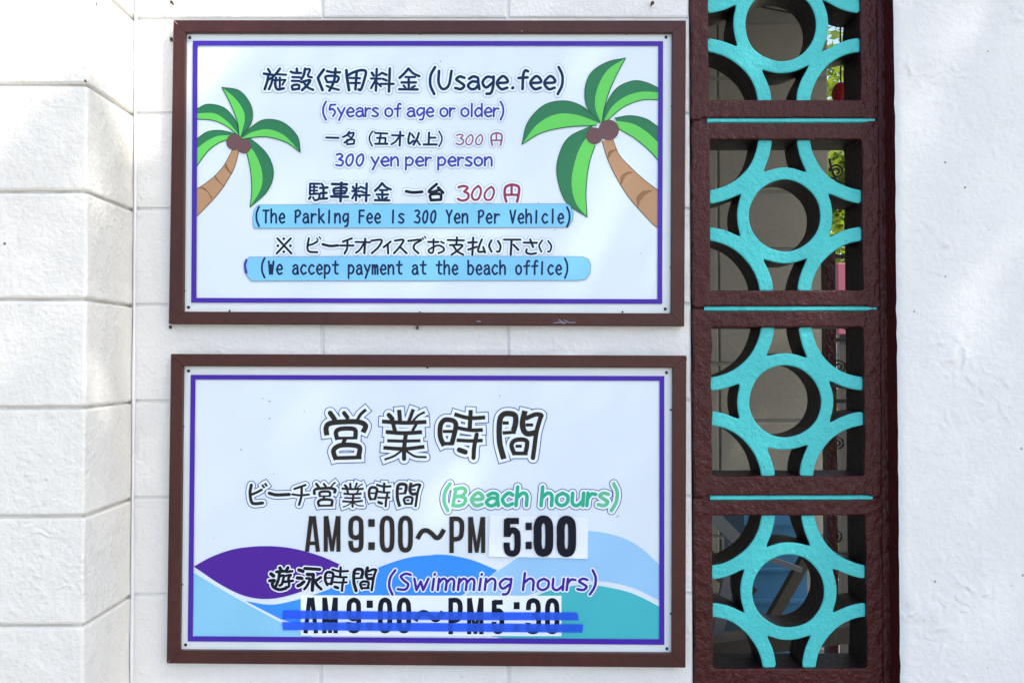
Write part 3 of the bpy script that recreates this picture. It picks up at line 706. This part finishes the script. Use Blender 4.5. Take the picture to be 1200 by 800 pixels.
leaf(pr, v2, "740,913 650,850 610,740 615,650 660,565 760,515", "740,913 690,850 672,760 690,660 720,590 770,530", "740,913 735,820 740,740 752,670 775,600", Z0+0.0006)
leaf(pr, v2, "455,595 480,500 550,425 640,405 720,430 790,490", "455,595 520,510 600,465 690,465 790,500", "455,595 540,545 650,520 780,512", Z0+0.0008)
leaf(pr, v2, "908,218 830,235 760,280 732,350 740,430 795,500", "908,218 830,270 785,350 775,430 800,500", "908,218 870,290 835,370 815,440 805,500", Z0+0.0010)
for (c_, r_) in (((772,558),35),((835,532),43)):
    p = vv(c_); pr.disc(p, r_/3.7375+0.5, 'trunk_line', Z0+0.0012+r_*1e-6, 18); pr.disc(p, r_/3.7375, 'coco', Z0+0.0013+r_*1e-6, 18)
pr.build('printed_palm', s1, 'larger printed palm leaning left at the right border')

LZ = 0.0008
def glyphs(pr, items, core, halo, a, line, t, ws=1.0, z0=LZ, cap=None):
    """items: (glyph, view tuple) or (glyph, box)"""
    for i, (g_, where) in enumerate(items):
        data = G[g_]
        if len(where) == 3: tf = view(*where); s_ = ws/where[2]
        else:
            x0,y0,x1,y1 = bbox(data); s_ = ws*min((where[2]-where[0])/(x1-x0+30), (where[3]-where[1])/(y1-y0+30)); tf = fit(data, where, s_*10)
        pr.strokes(data, tf, s_, i%2, core, halo, a, line, t, z0, cap=cap)
B1 = (300,70,10); B2 = (390,70,10)
pr = Print(YP)
glyphs(pr, [('shi',B1),('setsu',B1),('shi2',B1),('yo',B2),('ryo',B2),('kin',B2)], 'navy', 'halo', 2.4, 'halo_line', 0.5, 1.22)
write(pr, '(Usage.fee)', 503.5, 661.5, 104.5, 14.6, 3.3, 'navy', 'halo', 2.3, 'halo_line', 0.5, LZ, slant=0.03, gap=0.16)
pr.build('lettering', s1, 'navy title line with the usage fee heading')
pr = Print(YP); write(pr, '(5years of age or older)', 378.5, 591.5, 136.6, 10.0, 2.3, 'blueviolet', 'halo', 2.0, 'halo_line', 0.5, LZ)
pr.build('lettering', s1, 'violet age line under the title')
pr = Print(YP); V3 = (370,115,9.408); V4 = (480,115,9.408)
pr.strokes(parse("24 115,436 250,440"), view(*V3), 1/9.408, 0, 'navy', 'halo', 2.0, 'halo_line', 0.5, LZ)
glyphs(pr, [('mei',V3),('go',V3),('sai',V3),('i',V3),('jo',V4)], 'navy', 'halo', 2.0, 'halo_line', 0.5, 1.25)
pr.strokes(parse("18 625,367 595,420 595,470 622,530"), view(*V3), 1/9.408, 1, 'navy', 'halo', 2.0, 'halo_line', 0.5, LZ)
pr.strokes(parse("18 325,367 355,430 352,480 325,533"), view(*V4), 1/9.408, 0, 'navy', 'halo', 2.0, 'halo_line', 0.5, LZ)
glyphs(pr, [('n3',(533.7,156.8,543.8,170.4)),('n0',(545,156.8,555,170.4)),('n0',(556.5,156.8,566.3,170.4)),('en',(574.6,155.2,589,171.3))], 'rose', 'halo', 2.0, 'halo_line', 0.5, 1.15)
pr.build('lettering', s1, 'navy and faded red line with the price per person')
pr = Print(YP); write(pr, '300 yen per person', 393.5, 577.5, 194.3, 10.0, 2.4, 'blueviolet', 'halo', 2.0, 'halo_line', 0.5, LZ, gap=0.2)
pr.build('lettering', s1, 'violet line with the price per person in English')
pr = Print(YP); V5 = (350,205,8.571); V6 = (480,205,8.571)
glyphs(pr, [('chu',V5),('sha',V5),], 'navy', 'halo', 2.2, 'halo_line', 0.5, 1.15)
glyphs(pr, [('ryo',(411.5,214,434.5,236.8)),('kin',(438,213.6,459,236))], 'navy', 'halo', 2.2, 'halo_line', 0.5, 1.5)
pr.strokes(parse("30 1080,165 1150,176 1240,170"), view(*V5), 1/8.571, 0, 'ink', 'halo', 2.2, 'halo_line', 0.55, LZ)
glyphs(pr, [('dai',V6)], 'ink', 'halo', 2.2, 'halo_line', 0.5, 1.2)
glyphs(pr, [('n3',V6),('n0',V6),('n0',(566.5,217.5,580,235.5)),('en',V6)], 'red', 'halo', 2.2, 'halo_line', 0.5, 1.2)
pr.build('lettering', s1, 'navy and red line with the parking fee')
pr = Print(YP); V7 = (310,270,6.667); V8 = (480,270,6.667)
glyphs(pr, [('komeA',V7),('bi',V7),('bar',V7),('chi',V7),('o',V7),('fu',V7),('ii',V7),('su',V7),('de',V8),('oh',V8),('shi3',V8),('hara',V8),('ih',V8),('shita',V8),('sa',V8)], 'ink', 'halo', 2.2, 'halo_line', 0.5, 1.2)
ih2 = parse("14 1037,77 1012,120 1030,166;14 1082,82 1107,120 1097,162 1080,165")
pr.strokes(ih2, view(*V8), 1/6.667, 0, 'ink', 'halo', 2.2, 'halo_line', 0.55, LZ)
pr.build('lettering', s1, 'dark line asking to pay at the beach office')
# stuck-on strips
def strip(pts, label, text, x0, x1, base, xh):
    pr = Print(YP); e = []
    cx = sum(p[0] for p in pts)/len(pts); cy = sum(p[1] for p in pts)/len(pts)
    pr.poly([(p[0]+(0.7 if p[0] > cx else -0.7), p[1]+(0.7 if p[1] > cy else -0.7)) for p in pts], 'strip_edge', 0.0024)  # slightly larger grey-blue sheet, shows as a thin rim around the strip
    pr.poly(pts, 'strip', 0.0026)
    o = pr.build('label_strip', s1, label)
    pr = Print(YP); write(pr, text, x0, x1, base, xh, 2.3, 'navy', None, 0, None, 0, 0.0018, mono=True, slope=0.001)
    q = pr.build('lettering', s1)
strip([(303,240.5),(400,239.8),(550,239.4),(664,239.2),(668,242),(671.5,250),(670.5,258),(665,266),(500,266.5),(400,266.8),(299,267.2),(297,264),(296.5,255),(298,247)], 'light blue strip with the parking fee in English', '(The Park|ng Fee Is 300 Yen Per Veh|cle)', 297.5, 671, 261.0, 10.6)
strip([(293,301.5),(400,300.8),(560,300.6),(682,301),(689,304),(692,311),(691,320),(686,327),(676,328.2),(500,328.4),(295,328.8),(290,323),(286.5,317),(286.5,308)], 'longer light blue strip about paying at the office', '(We accept payment at the beach off|ce)', 304.0, 668.5, 321.0, 10.6)
pr = Print(YP); pr.strokes(parse("16 50,38 40,75 50,122"), view(280,298,5.714), 1/5.714, 0, 'blueviolet', None, 0, None, 0, 0.002); pr.build('lettering', s1, 'old violet bracket showing beside the longer strip')

# pale scratch on the bottom rail
pr = Print(-0.0244)
for q, st in enumerate(([(649,378.4),(656,377.6),(664,378.2)],[(655,374.5),(659,377),(661,379.5)],[(661,375),(668,378),(674,377.8)])): pr.ribbon(st, 0.6, 'halo_line', 0.0002+q*2e-5)
pr.build('scratch', s1)
pr = Print(-0.0244); pr.ribbon([(559,376.3),(563,376.6)], 0.7, 'halo_line', 0.0002); pr.build('scratch', s1)

# ---- lower sign
s2, in2 = sign('lower framed sign with purple, blue and teal waves, listing the opening hours',
               [(200,414.5),(804.5,416.5),(803.5,782),(195,777)], [(214,429),(788.5,431),(787.5,765.5),(210.5,762)])
plate(s2, in2, [(223.5,439),(778.5,440.5),(778.5,755),(220,751)], [(229,444.5),(773,446),(772.7,748.5),(226,745)])
screws(s2, [(221,434.5),(781,436.5),(217.5,755),(781.5,759.5)])
screws(s2, [(501,430.5),(215,499.5),(213.5,684.5),(786,480),(786,718.5),(522,763)], 0.0022)
va = view(190,586,3.7375); vb = view(490,586,3.7375)
def shape(pr, m, z, *curves):
    pts = []
    for tfm, s_ in curves: pts += [(min(max(p[0],225.0),774), min(p[1],749)) for p in spline([Vector(tfm(q)) for q in P2(s_)])]
    pr.poly(pts, m, z)
idt = lambda p: p
pr = Print(YP)
shape(pr, 'wave3', 0.0006, (va,"135,314 240,378 370,452 520,533 700,615"), (idt,"226,747 227,746"))
pr.build('printed_wave', s2, 'light blue printed wave at the lower left')
pr = Print(YP)
shape(pr, 'wave2', 0.0008, (va,"365,440 480,456 600,432 700,400 820,350 950,292 1080,250 1196,238"), (vb,"60,236 140,240 240,262 345,305"), (vb,"345,308 270,365 190,415 100,470 0,520"), (va,"1100,540 700,560 520,520"))
pr.build('printed_wave', s2, 'bright blue printed wave in the middle')
pr = Print(YP)
shape(pr, 'wave1', 0.0011, (va,"140,288 220,245 320,212 440,200 560,208 690,242 795,288"), (va,"795,290 700,355 600,402 480,430 370,420 260,370 140,290"))
pr.build('printed_wave', s2, 'purple lens-shaped printed wave')
pr = Print(YP)
shape(pr, 'wave5', 0.0007, (vb,"200,420 300,345 420,262 560,180 680,140 780,136 900,165 985,215 1070,295"), (vb,"1070,445 960,390 880,365 790,353 680,355 560,390 400,440"))
pr.build('printed_wave', s2, 'pale blue printed wave at the right')
pr = Print(YP)
shape(pr, 'wave4', 0.00095, (vb,"300,590 420,480 530,412 640,380 760,370 900,395 980,425 1070,472"), (idt,"774,748.4 600,749"))
pr.build('printed_wave', s2, 'teal printed wave at the lower right')
# white printed plate under the last line
pr = Print(YP); pr.poly(P2("352.5,697 658,697.5 658,744.8 352.5,744"), 'white', 0.0013); pr.build('printed_plate', s2)
C1 = (370,465,8.571); C2 = (505,465,8.571)
pr = Print(YP)
glyphs(pr, [('ei',C1),('gyo',C1),('ji',C2),('kan',C2)], 'reflect_ink', 'halo', 3.4, 'line', 0.95, 1.12, z0=LZ)
pr.build('lettering', s2, 'large black heading, greyed by a painted reflection, with a violet outline')
pr = Print(YP); D1 = (280,555,10)
DB = parse("32 145,130 130,220 145,320 180,348 278,340;26 150,240 210,215 265,185;22b 270,125 300,165;22b 302,108 330,145")
DC = parse("34 355,225 440,245 590,240")
DT = parse("24 650,175 780,130;22 625,238 720,250 820,240;26 735,160 732,260 705,360")
for i_, dd in enumerate((DB,DC,DT)): pr.strokes(dd, view(*D1), 0.115, i_%2, 'reflect_ink', 'halo', 2.6, 'line', 0.9, LZ)
glyphs(pr, [('gyo',(399.5,564.3,427,594.5)),('ei',(367.5,564,394,594)),('ji',(432,564.3,459.5,593.5)),('kan',(465,564.5,493,594))], 'reflect_ink', 'halo', 2.5, 'line', 0.9, 1.3)
pr.build('lettering', s2, 'black line, greyed by a painted reflection, with the beach opening hours heading')
pr = Print(YP)
write(pr, '(Beach hours)', 519.5, 725, 592.0, 14.6, 4.2, lambda i: 'green2' if i in (0,1,2,11,12) else 'green', 'halo', 2.4, 'line', 0.9, LZ, slant=0.08, space=0.75, gap=0.2)
pr.build('lettering', s2, 'green outlined English beach hours heading')
def bold(pr, items, core, z0=LZ, wf=1.0, wpx=None):
    for i, (g_, box) in enumerate(items):
        data = G[g_]; hw_ = (wpx or 4.8*wf)
        if g_ == 'bc':
            sq = box[2]-box[0]; xm = (box[0]+box[2])/2; 
            for q, (ya, yb) in enumerate(((box[1],box[1]+sq*1.2),(box[3]-sq*1.2,box[3]))): pr.ribbon([(xm,ya),(xm,yb)], sq, core, z0+0.001+q*1e-5, 'b')
            continue
        x0,y0,x1,y1 = bbox(data); straight = g_ in ('bA','bM')
        X0,Y0,X1,Y1 = box; iy = 0 if straight else hw_/2
        if g_ == 'bP': iy = 0
        tf = lambda p: (X0+hw_/2+(p[0]-x0)*(X1-X0-hw_)/(x1-x0), Y0+iy+(p[1]-y0)*(Y1-Y0-2*iy)/(y1-y0))
        if g_ == 'bw': tf = lambda p: (X0+(p[0]-x0)*(X1-X0)/(x1-x0), Y0+(p[1]-y0)*(Y1-Y0)/(y1-y0))
        for q, (wd, cp, subs) in enumerate(data):
            for sub in subs: pr.ribbon(spline([Vector(tf(p)) for p in sub]), hw_*wd/34, core, z0+0.001+(q*2+i%2)*1e-5, 'b')
pr = Print(YP)
bold(pr, [('bA',(357,604.3,375.3,646)),('bM',(379,604.3,399.3,646)),('b9',(408.2,603.8,426,647)),('bc',(431.6,607.8,439.2,644)),('b0',(445,603.8,462.2,647)),('b0',(466.5,603.8,483.7,647)),
          ('bP',(526.5,605,544,647.5)),('bM',(548.3,605.4,569,647.5))], 'reflect_ink', wpx=5.5)
bold(pr, [('bw',(489,620,520.5,631))], 'reflect_ink', wpx=5.5)
pr.build('lettering', s2, 'bold black opening time, greyed by a painted reflection')
# white sticker with the new closing time
q = [W(x, y, YP-0.0022) for x, y in [(574,603.5),(689.5,604.8),(688.5,654),(572.5,651.5)]]
n_ = 10; vs = []; fs = []
for j in range(n_+1):
    for i in range(n_+1):
        u, v = i/n_, j/n_; p = (q[0]*(1-u)+q[1]*u)*(1-v)+(q[3]*(1-u)+q[2]*u)*v
        p = p+Vector((0, -0.0020*max(0,(v-0.75)*4)*(0.5+0.5*sin(u*7+1)) - 0.0006*abs(sin(u*5+v*3)), 0)); vs.append(p)
for j in range(n_):
    for i in range(n_): a_ = j*(n_+1)+i; fs.append((a_+n_+1, a_+n_+2, a_+1, a_))
k0 = len(vs); vs += [Vector((v.x, YP-0.0013, v.z)) for v in vs[:]]
edge_ = [i for i in range(n_+1)] + [(j+1)*(n_+1)-1 for j in range(1,n_+1)] + [n_*(n_+1)+i for i in range(n_-1,-1,-1)] + [j*(n_+1) for j in range(n_-1,0,-1)]
for a_, b_ in zip(edge_, edge_[1:]+edge_[:1]): fs.append((a_,b_,b_+k0,a_+k0))
obj('time_sticker', vs, fs, 'paper', s2, smooth=False, label='white sticker with the bold later closing time')
pr = Print(YP-0.0042)
bold(pr, [('b0',(625.5,603.5,648.2,652)),('b0',(652.5,603.8,675,652.3))], 'ink', z0=0.0, wpx=9.4)
bold(pr, [('b5',(589.3,604,611.8,652))], 'ink', z0=0.0, wpx=7.4)
bold(pr, [('bc',(616,612,623.2,643))], 'ink', z0=0.0)
pr.build('lettering', s2, 'bold closing time on the sticker')
pr = Print(YP); E1 = (310,655,8.571)
glyphs(pr, [('yu',E1),('ei2',E1),('ji',(380.5,663.5,408.5,692.5)),('kan',(414,664,441.5,692.5))], 'ink', 'white', 1.5, None, 0, 1.4, z0=0.0011, cap='r')
pr.build('lettering', s2, 'black swimming hours heading with a white edge')
pr = Print(YP); write(pr, '(Swimming hours)', 455, 699.5, 690.8, 13.2, 3.1, 'purple', 'white', 1.5, None, 0, 0.0011, slant=0.1, gap=0.2, space=0.7)
pr.build('lettering', s2, 'purple English swimming hours heading with a white edge')
pr = Print(YP)
bx = lambda a_, b_: (325+a_/6.316, 699.6, 325+b_/6.316, 741.6)
by = lambda a_, b_: (505+a_/6.316, 700.2, 505+b_/6.316, 742.6)
bold(pr, [('bA',bx(190,305)),('bM',bx(330,450)),('b9',bx(512,620)),('bc',(429.6,703,437,737.5)),('b0',bx(745,850)),('b0',bx(885,990)),('bP',by(128,235)),('bM',by(265,392)),('b5',by(445,550)),('bc',(602,705,609,739.5)),('b3',by(700,815)),('b0',by(845,950))], 'ink', z0=0.0014-0.001, wpx=5.8)
bold(pr, [('bw',(486.5,716,519,727))], 'ink', z0=0.0004+0.00004, wpx=5.8)
for f in (): pass
pr.build('lettering', s2, 'bold swimming time crossed out by blue tape')
for pts in ([(331.5,714.5),(420,715.5),(560,716.6),(675,717),(677.5,720),(678,726.3),(560,726.2),(430,725.3),(331,724.5)],
            [(330.5,728.2),(450,729),(600,730),(683.5,731),(682.5,740.7),(600,740.2),(450,738.8),(331.5,737.7)]):
    pr = Print(YP); pr.poly(pts, 'tape', 0.0042); pr.build('blue_tape', s2)

# rusty nails left in the wall
def nail(x, y, lbl, r=0.004):
    p = W(x, y, 0); t_ = thing('old_nail', lbl, 'nail', p, 'rusty nails above the upper sign')
    mb = MB(); mb.tube([p+Vector((0,0.005,0)), p+Vector((0.0,-0.012,-0.001)), p+Vector((0.001,-0.013,-0.001))], [r*0.5,r*0.5,r*0.5], 8); mb.build('shank', 'rust', t_)
    mb = MB(); mb.tube([p+Vector((0.001,-0.013,-0.001)), p+Vector((0.001,-0.0155,-0.001))], [r,r*0.8], 10); mb.build('head', 'rust', t_)
nail(203,5,'small rusty nail in the wall above the top left of the upper sign', 0.0035)
nail(763,6,'small rusty nail in the wall above the top right of the upper sign', 0.0042)
# ---- fixing lugs at the frame edges
for s_, pts in ((s1, [(200.5,46),(199.5,383),(489,384)]), (s2, [(803.5,421)])):
    for (x, y) in pts:
        p = W(x, y, -0.004); mb = MB(); mb.rbox(p.x-0.002,p.x+0.002,-0.007,0.0,p.z-0.0035,p.z+0.0035,0.0008); mb.build('fixing_lug', 'rust', s_)

# ================================================================== BEHIND THE SCREEN
BY = 1.30
bw = thing('rear_block_wall', 'shaded grey block wall seen through the breeze block openings', 'wall', (0.6,BY,0))
ex = W(973.5,400,BY).x
mb = MB(); mb.box(ex-2.0, ex-0.004, BY+0.006, BY+0.15, 0, 2.75); mb.build('mortar', 'concrete', bw)
bme = block_mesh(0.394, 0.194, 0.03, 0.004, 'backwall')
x = ex-0.197; 
for c_ in range(4):
    for r_ in range(13):
        o = bpy.data.objects.new('block', bme); COL.objects.link(o); o.parent = bw
        o.location = Vector((ex-0.2-0.4*c_, BY, 0.1+0.205*r_)) - bw.location
# unseen roof slab, added to dim the space behind the screen
rf = thing('shade_slab', 'unseen concrete slab added to shade the space behind the breeze block screen', 'roof', (0,0.8,2.8))
mb = MB(); mb.box(-1.5, 1.9, 0.101, 1.6, Z_UP-0.001, Z_UP+0.12); mb.build('slab', 'concrete', rf)
sw = thing('store_side_wall', 'concrete side wall of the store hidden behind the signs', 'wall', (-0.9,0.7,0))
mb = MB(); mb.box(-1.0, -0.9, 0.102, BY+0.005, 0, Z_UP-0.002); mb.build('masonry', 'concrete', sw)

# wrought-iron gate at the right behind the screen
gx0, gx1, GY = W(967,300,0.95).x, W(1060,300,0.95).x, 0.95
gt = thing('wrought_iron_gate', 'dark wrought iron gate standing behind the right side of the screen', 'gate', (gx0,GY,0))
mb = MB(); mb.box(gx0, gx0+0.033, GY, GY+0.04, 0, W(967,292,GY).z); mb.build('gate_post', 'brown', gt)
for py in (300,398,470,560,650):
    z = W(967,py,GY).z; mb = MB(); mb.box(gx0+0.034, gx1, GY+0.005, GY+0.03, z-0.006, z+0.006); mb.build('cross_rail', 'iron', gt)
for kk in range(3):
    x = gx0+0.075+kk*0.055; mb = MB(); mb.tube([(x,GY+0.018,0.05),(x,GY+0.018,W(967,300,GY).z)], 0.005, 8); mb.build('baluster', 'iron', gt)
def scroll(cx, cz, r, s_=1):
    mb = MB(); pts = []
    for k_ in range(30):
        a_ = k_/29*3.6*pi; rr = r*(1-k_/36); pts.append((cx+s_*rr*cos(a_), GY+0.018, cz+rr*sin(a_)))
    mb.tube(pts, 0.0035, 6); mb.build('scroll', 'iron', gt)
for py, px in ((200,983),(215,976),(430,986),(520,984),(630,982)): p = W(px,py,GY); scroll(p.x, p.z, 0.024, 1 if py%2 else -1)
mb = MB(); mb.tube([W(972,186,GY+0.018), W(975,200,GY+0.018), W(981,212,GY+0.018), W(992,216,GY+0.018)], 0.004, 6); mb.tube([(gx0+0.016,GY+0.018,W(967,293,GY).z), W(972,250,GY+0.018), W(976,222,GY+0.018)], 0.004, 6); mb.build('top_scroll', 'iron', gt)
# pink board beyond the gate
pk = thing('pink_board', 'faded pink board beyond the iron gate', 'board', W(986,330,2.4))
p0, p1 = W(981,308,2.4), W(1020,392,2.4)
mb = MB(); mb.rbox(p0.x, p1.x, 2.4, 2.43, p1.z, p0.z, 0.006); mb.build('board', 'pink', pk)
mb = MB(); mb.box(p0.x+0.02, p0.x+0.06, 2.431, 2.47, 0, p1.z+0.01); mb.box(p1.x-0.06, p1.x-0.02, 2.431, 2.47, 0, p1.z+0.01); mb.build('leg', 'iron', pk)
# red buoy hanging from the roof
p = W(985.5,110,1.1); by_ = thing('red_buoy', 'red ball-shaped float hanging in the top opening at the right', 'buoy', p)
vs = []; fs = []; n1, n2 = 16, 10; R_ = 0.031
for j in range(n2+1):
    for i in range(n1): t_ = pi*j/n2; a_ = 2*pi*i/n1; vs.append(p+Vector((R_*sin(t_)*cos(a_), R_*sin(t_)*sin(a_), R_*1.25*cos(t_))))
for j in range(n2):
    for i in range(n1): fs.append((j*n1+i,(j+1)*n1+i,(j+1)*n1+(i+1)%n1,j*n1+(i+1)%n1))
obj('float_body', vs, fs, 'redplastic', by_, smooth=True)
mb = MB(); mb.tube([p+Vector((0,0,R_*1.2)), Vector((p.x,p.y,Z_UP))], 0.003, 6); mb.build('rope', 'iron', by_)
# wire stay across the rear wall
wr = thing('sagging_wire', 'thin dark wire running along the rear wall behind the top ring', 'wire', W(910,12,BY-0.02))
mb = MB(); pts = [W(x_, y_, BY-0.012) for x_, y_ in ((840,-4),(870,3),(895,9),(935,17),(968,22))]; mb.tube(pts, 0.0028, 6); mb.build('wire', 'iron', wr)
# blue plastic bin, boards and metal frame in the lowest opening
p = W(905,690,0.95)
bn = thing('blue_plastic_bin', 'blue plastic bin standing behind the lowest ring', 'bin', (p.x,0.95,0))
bx0, bx1, bt = W(876,690,0.85).x, W(946,690,0.85).x, W(905,603,0.85).z
def ringbox(mb, x0,x1,y0,y1,z0,z1,t_):
    mb.box(x0,x1,y0,y0+t_,z0,z1); mb.box(x0,x1,y1-t_,y1,z0,z1); mb.box(x0,x0+t_,y0+t_,y1-t_,z0,z1); mb.box(x1-t_,x1,y0+t_,y1-t_,z0,z1)
mb = MB(); ringbox(mb, bx0,bx1,0.85,1.15,0.02,bt-0.03,0.006); mb.box(bx0,bx1,0.85,1.15,0.01,0.02); mb.build('bin_body', 'blueplastic', bn)
mb = MB(); ringbox(mb, bx0-0.012,bx1+0.012,0.838,1.162,bt-0.029,bt,0.018); mb.build('rim', 'blueplastic', bn)
zz = W(905,664,0.85).z
mb = MB(); mb.rbox(bx0+0.01,bx1-0.01,0.838,0.849,zz-0.012,zz+0.0,0.003); mb.build('rib', 'blueplastic', bn)
mb = MB(); mb.rbox(bx0+0.01,bx1-0.01,0.838,0.849,zz-0.11,zz-0.095,0.003); mb.build('rib', 'blueplastic', bn)
def plank(name, lbl, cat, a_, b_, Y0, th, wd, m_):
    A, B = W(*a_, Y0), W(*b_, Y0); t_ = thing(name, lbl, cat, (A+B)/2); d = (B-A).normalized(); nrm = Vector((-d.z,0,d.x))*wd/2; yv = Vector((0,th,0))
    mb = MB(); mb.add([A-nrm,B-nrm,B+nrm,A+nrm]+[q+yv for q in (A-nrm,B-nrm,B+nrm,A+nrm)], [(0,1,2,3),(7,6,5,4),(0,4,5,1),(1,5,6,2),(2,6,7,3),(3,7,4,0)]); mb.build('timber', m_, t_)
plank('timber_brace', 'brown timber brace leaning in front of the blue bin', 'timber', (955,640), (885,762), 0.70, 0.03, 0.030, 'wood')
plank('leaning_board', 'grey board leaning in the top left of the lowest opening', 'board', (822,590), (872,640), 0.60, 0.02, 0.035, 'metal')
plank('leaning_board', 'grey metal upright leaning in the lower left of the lowest opening', 'board', (862,640), (838,760), 0.55, 0.02, 0.032, 'metal')
plank('leaning_board', 'thin grey rail crossing high behind the lowest ring', 'rail', (868,643), (940,668), 0.62, 0.018, 0.014, 'metal')
plank('leaning_board', 'dark plank at the far left of the lowest opening', 'plank', (812,640), (880,700), 0.75, 0.03, 0.06, 'wood')
plank('timber_offcut', 'short dark timber lying low behind the lowest ring', 'timber', (820,765), (1010,742), 0.5, 0.08, 0.045, 'wood')

# ------------------------------------------------------------------ vegetation
def leaves(n_, pos, size, m_, name, parent):
    vs = []; fs = []
    for _ in range(n_):
        p = pos()
        if p is None: continue
        a_ = Vector((random.gauss(0,1),random.gauss(0,1),random.gauss(0,.6))).normalized(); b_ = a_.cross(Vector((random.gauss(0,1),random.gauss(0,1),random.gauss(0,1)))).normalized()
        s_ = size*random.uniform(.6,1.3); k_ = len(vs)
        vs += [p-a_*s_, p+b_*s_*.42, p+a_*s_, p-b_*s_*.42]; fs.append((k_,k_+1,k_+2,k_+3))
    return obj(name, vs, fs, m_, parent)
sh = thing('sunlit_shrub', 'yellow green sunlit shrub seen beyond the iron gate', 'shrub', (2.5,4.6,0))
cl = [(Vector((2.0+random.uniform(-.5,1.6),4.6+random.uniform(-.6,.6),random.uniform(.3,3.6))), random.uniform(.3,.5)) for _ in range(46)]
cl += [(Vector((1.7+random.uniform(0,1.0),3.5+random.uniform(-.3,.3),random.uniform(.1,.6))), random.uniform(.12,.2)) for _ in range(16)]
def shp():
    c, r = random.choice(cl); v = Vector((random.gauss(0,1),random.gauss(0,1),random.gauss(0,1))).normalized(); return c+v*r*random.random()**.4
leaves(34000, shp, 0.05, 'leaf2', 'crown', sh)
mb = MB()
for k_ in range(6): mb.tube([(2.4+.05*k_,4.6,0),(2.2+.15*k_,4.6,0.8),(1.9+.3*k_,4.6+.1*(k_-3),1.7)], [.03,.022,.01], 6)
mb.build('stem', 'bark', sh)

# shade tree standing in front of the wall, behind the photographer; its gaps are cut so that sun patches land on set spots
def gap(p):
    """how open the crown is along the sun ray through p: judged where that ray meets the wall"""
    t = (p.y - 0.0)/SUN.y; q = p - SUN*t
    x, z = q.x, q.z
    def el(cx, cz, rx, rz): return min(1.0, 2.2*max(0.0, 1.0 - ((x-cx)/rx)**2 - ((z-cz)/rz)**2))
    o_ = 0.0
    o_ = max(o_, 1.0*el(1.10, 1.38, 0.26, 0.26), 0.45*el(1.08,0.80,0.24,0.16))
    tp = (p.y + PD)/SUN.y; qp = p - SUN*tp; x, z = qp.x, qp.z
    o_ = max(o_, 1.0*el(-0.98, 2.28, 0.24, 0.30), 1.0*el(-0.98, 0.62, 0.34, 0.36), 0.9*el(-1.03,1.4,0.20,0.9))
    return min(o_, 1.0)
TC = Vector((0,0,1.4)) + SUN*6.2
tree = thing('shade_tree', 'unseen broad leafy tree behind the viewer, crown gaps shaped to place sun on the wall', 'tree', (TC.x,TC.y,0))
U = SUN.cross(Vector((0,0,1))).normalized(); V2 = U.cross(SUN).normalized()
clump = [(TC + U*random.uniform(-2.6,2.6) + V2*random.uniform(-2.4,2.4) + SUN*random.uniform(-.7,.7), random.uniform(.3,.6)) for _ in range(110)]
def tp():
    if random.random() < 0.75: p = TC + U*random.uniform(-1.9,1.9) + V2*random.uniform(-1.7,1.7) + SUN*random.uniform(-.6,.6)
    else:
        c, r = random.choice(clump); p = c+Vector((random.gauss(0,1),random.gauss(0,1),random.gauss(0,1))).normalized()*r*random.random()**.4
    return None if random.random() < gap(p)*0.93 else p  # leaves dropped where the sun should get through to the wall
leaves(60000, tp, 0.042, 'leaf', 'crown', tree)
mb = MB(); base = Vector((TC.x+0.9, TC.y-0.9, 0)); tree.location = base
mb.tube([base, base+Vector((-.1,.1,1.6)), base+Vector((-.4,.4,3.2)), TC+Vector((0,-.2,-.6))], [.22,.18,.14,.07], 12); mb.build('trunk', 'bark', tree, smooth=True)
mb = MB()
for k_ in range(9):
    a_ = base+Vector((-.4,.4,3.2)); b_ = TC+U*random.uniform(-2,2)+V2*random.uniform(-1.8,1.8)
    mb.tube([a_, (a_+b_)/2+Vector((0,0,.25)), b_], [.06,.035,.012], 6)
mb.build('limb', 'bark', tree)
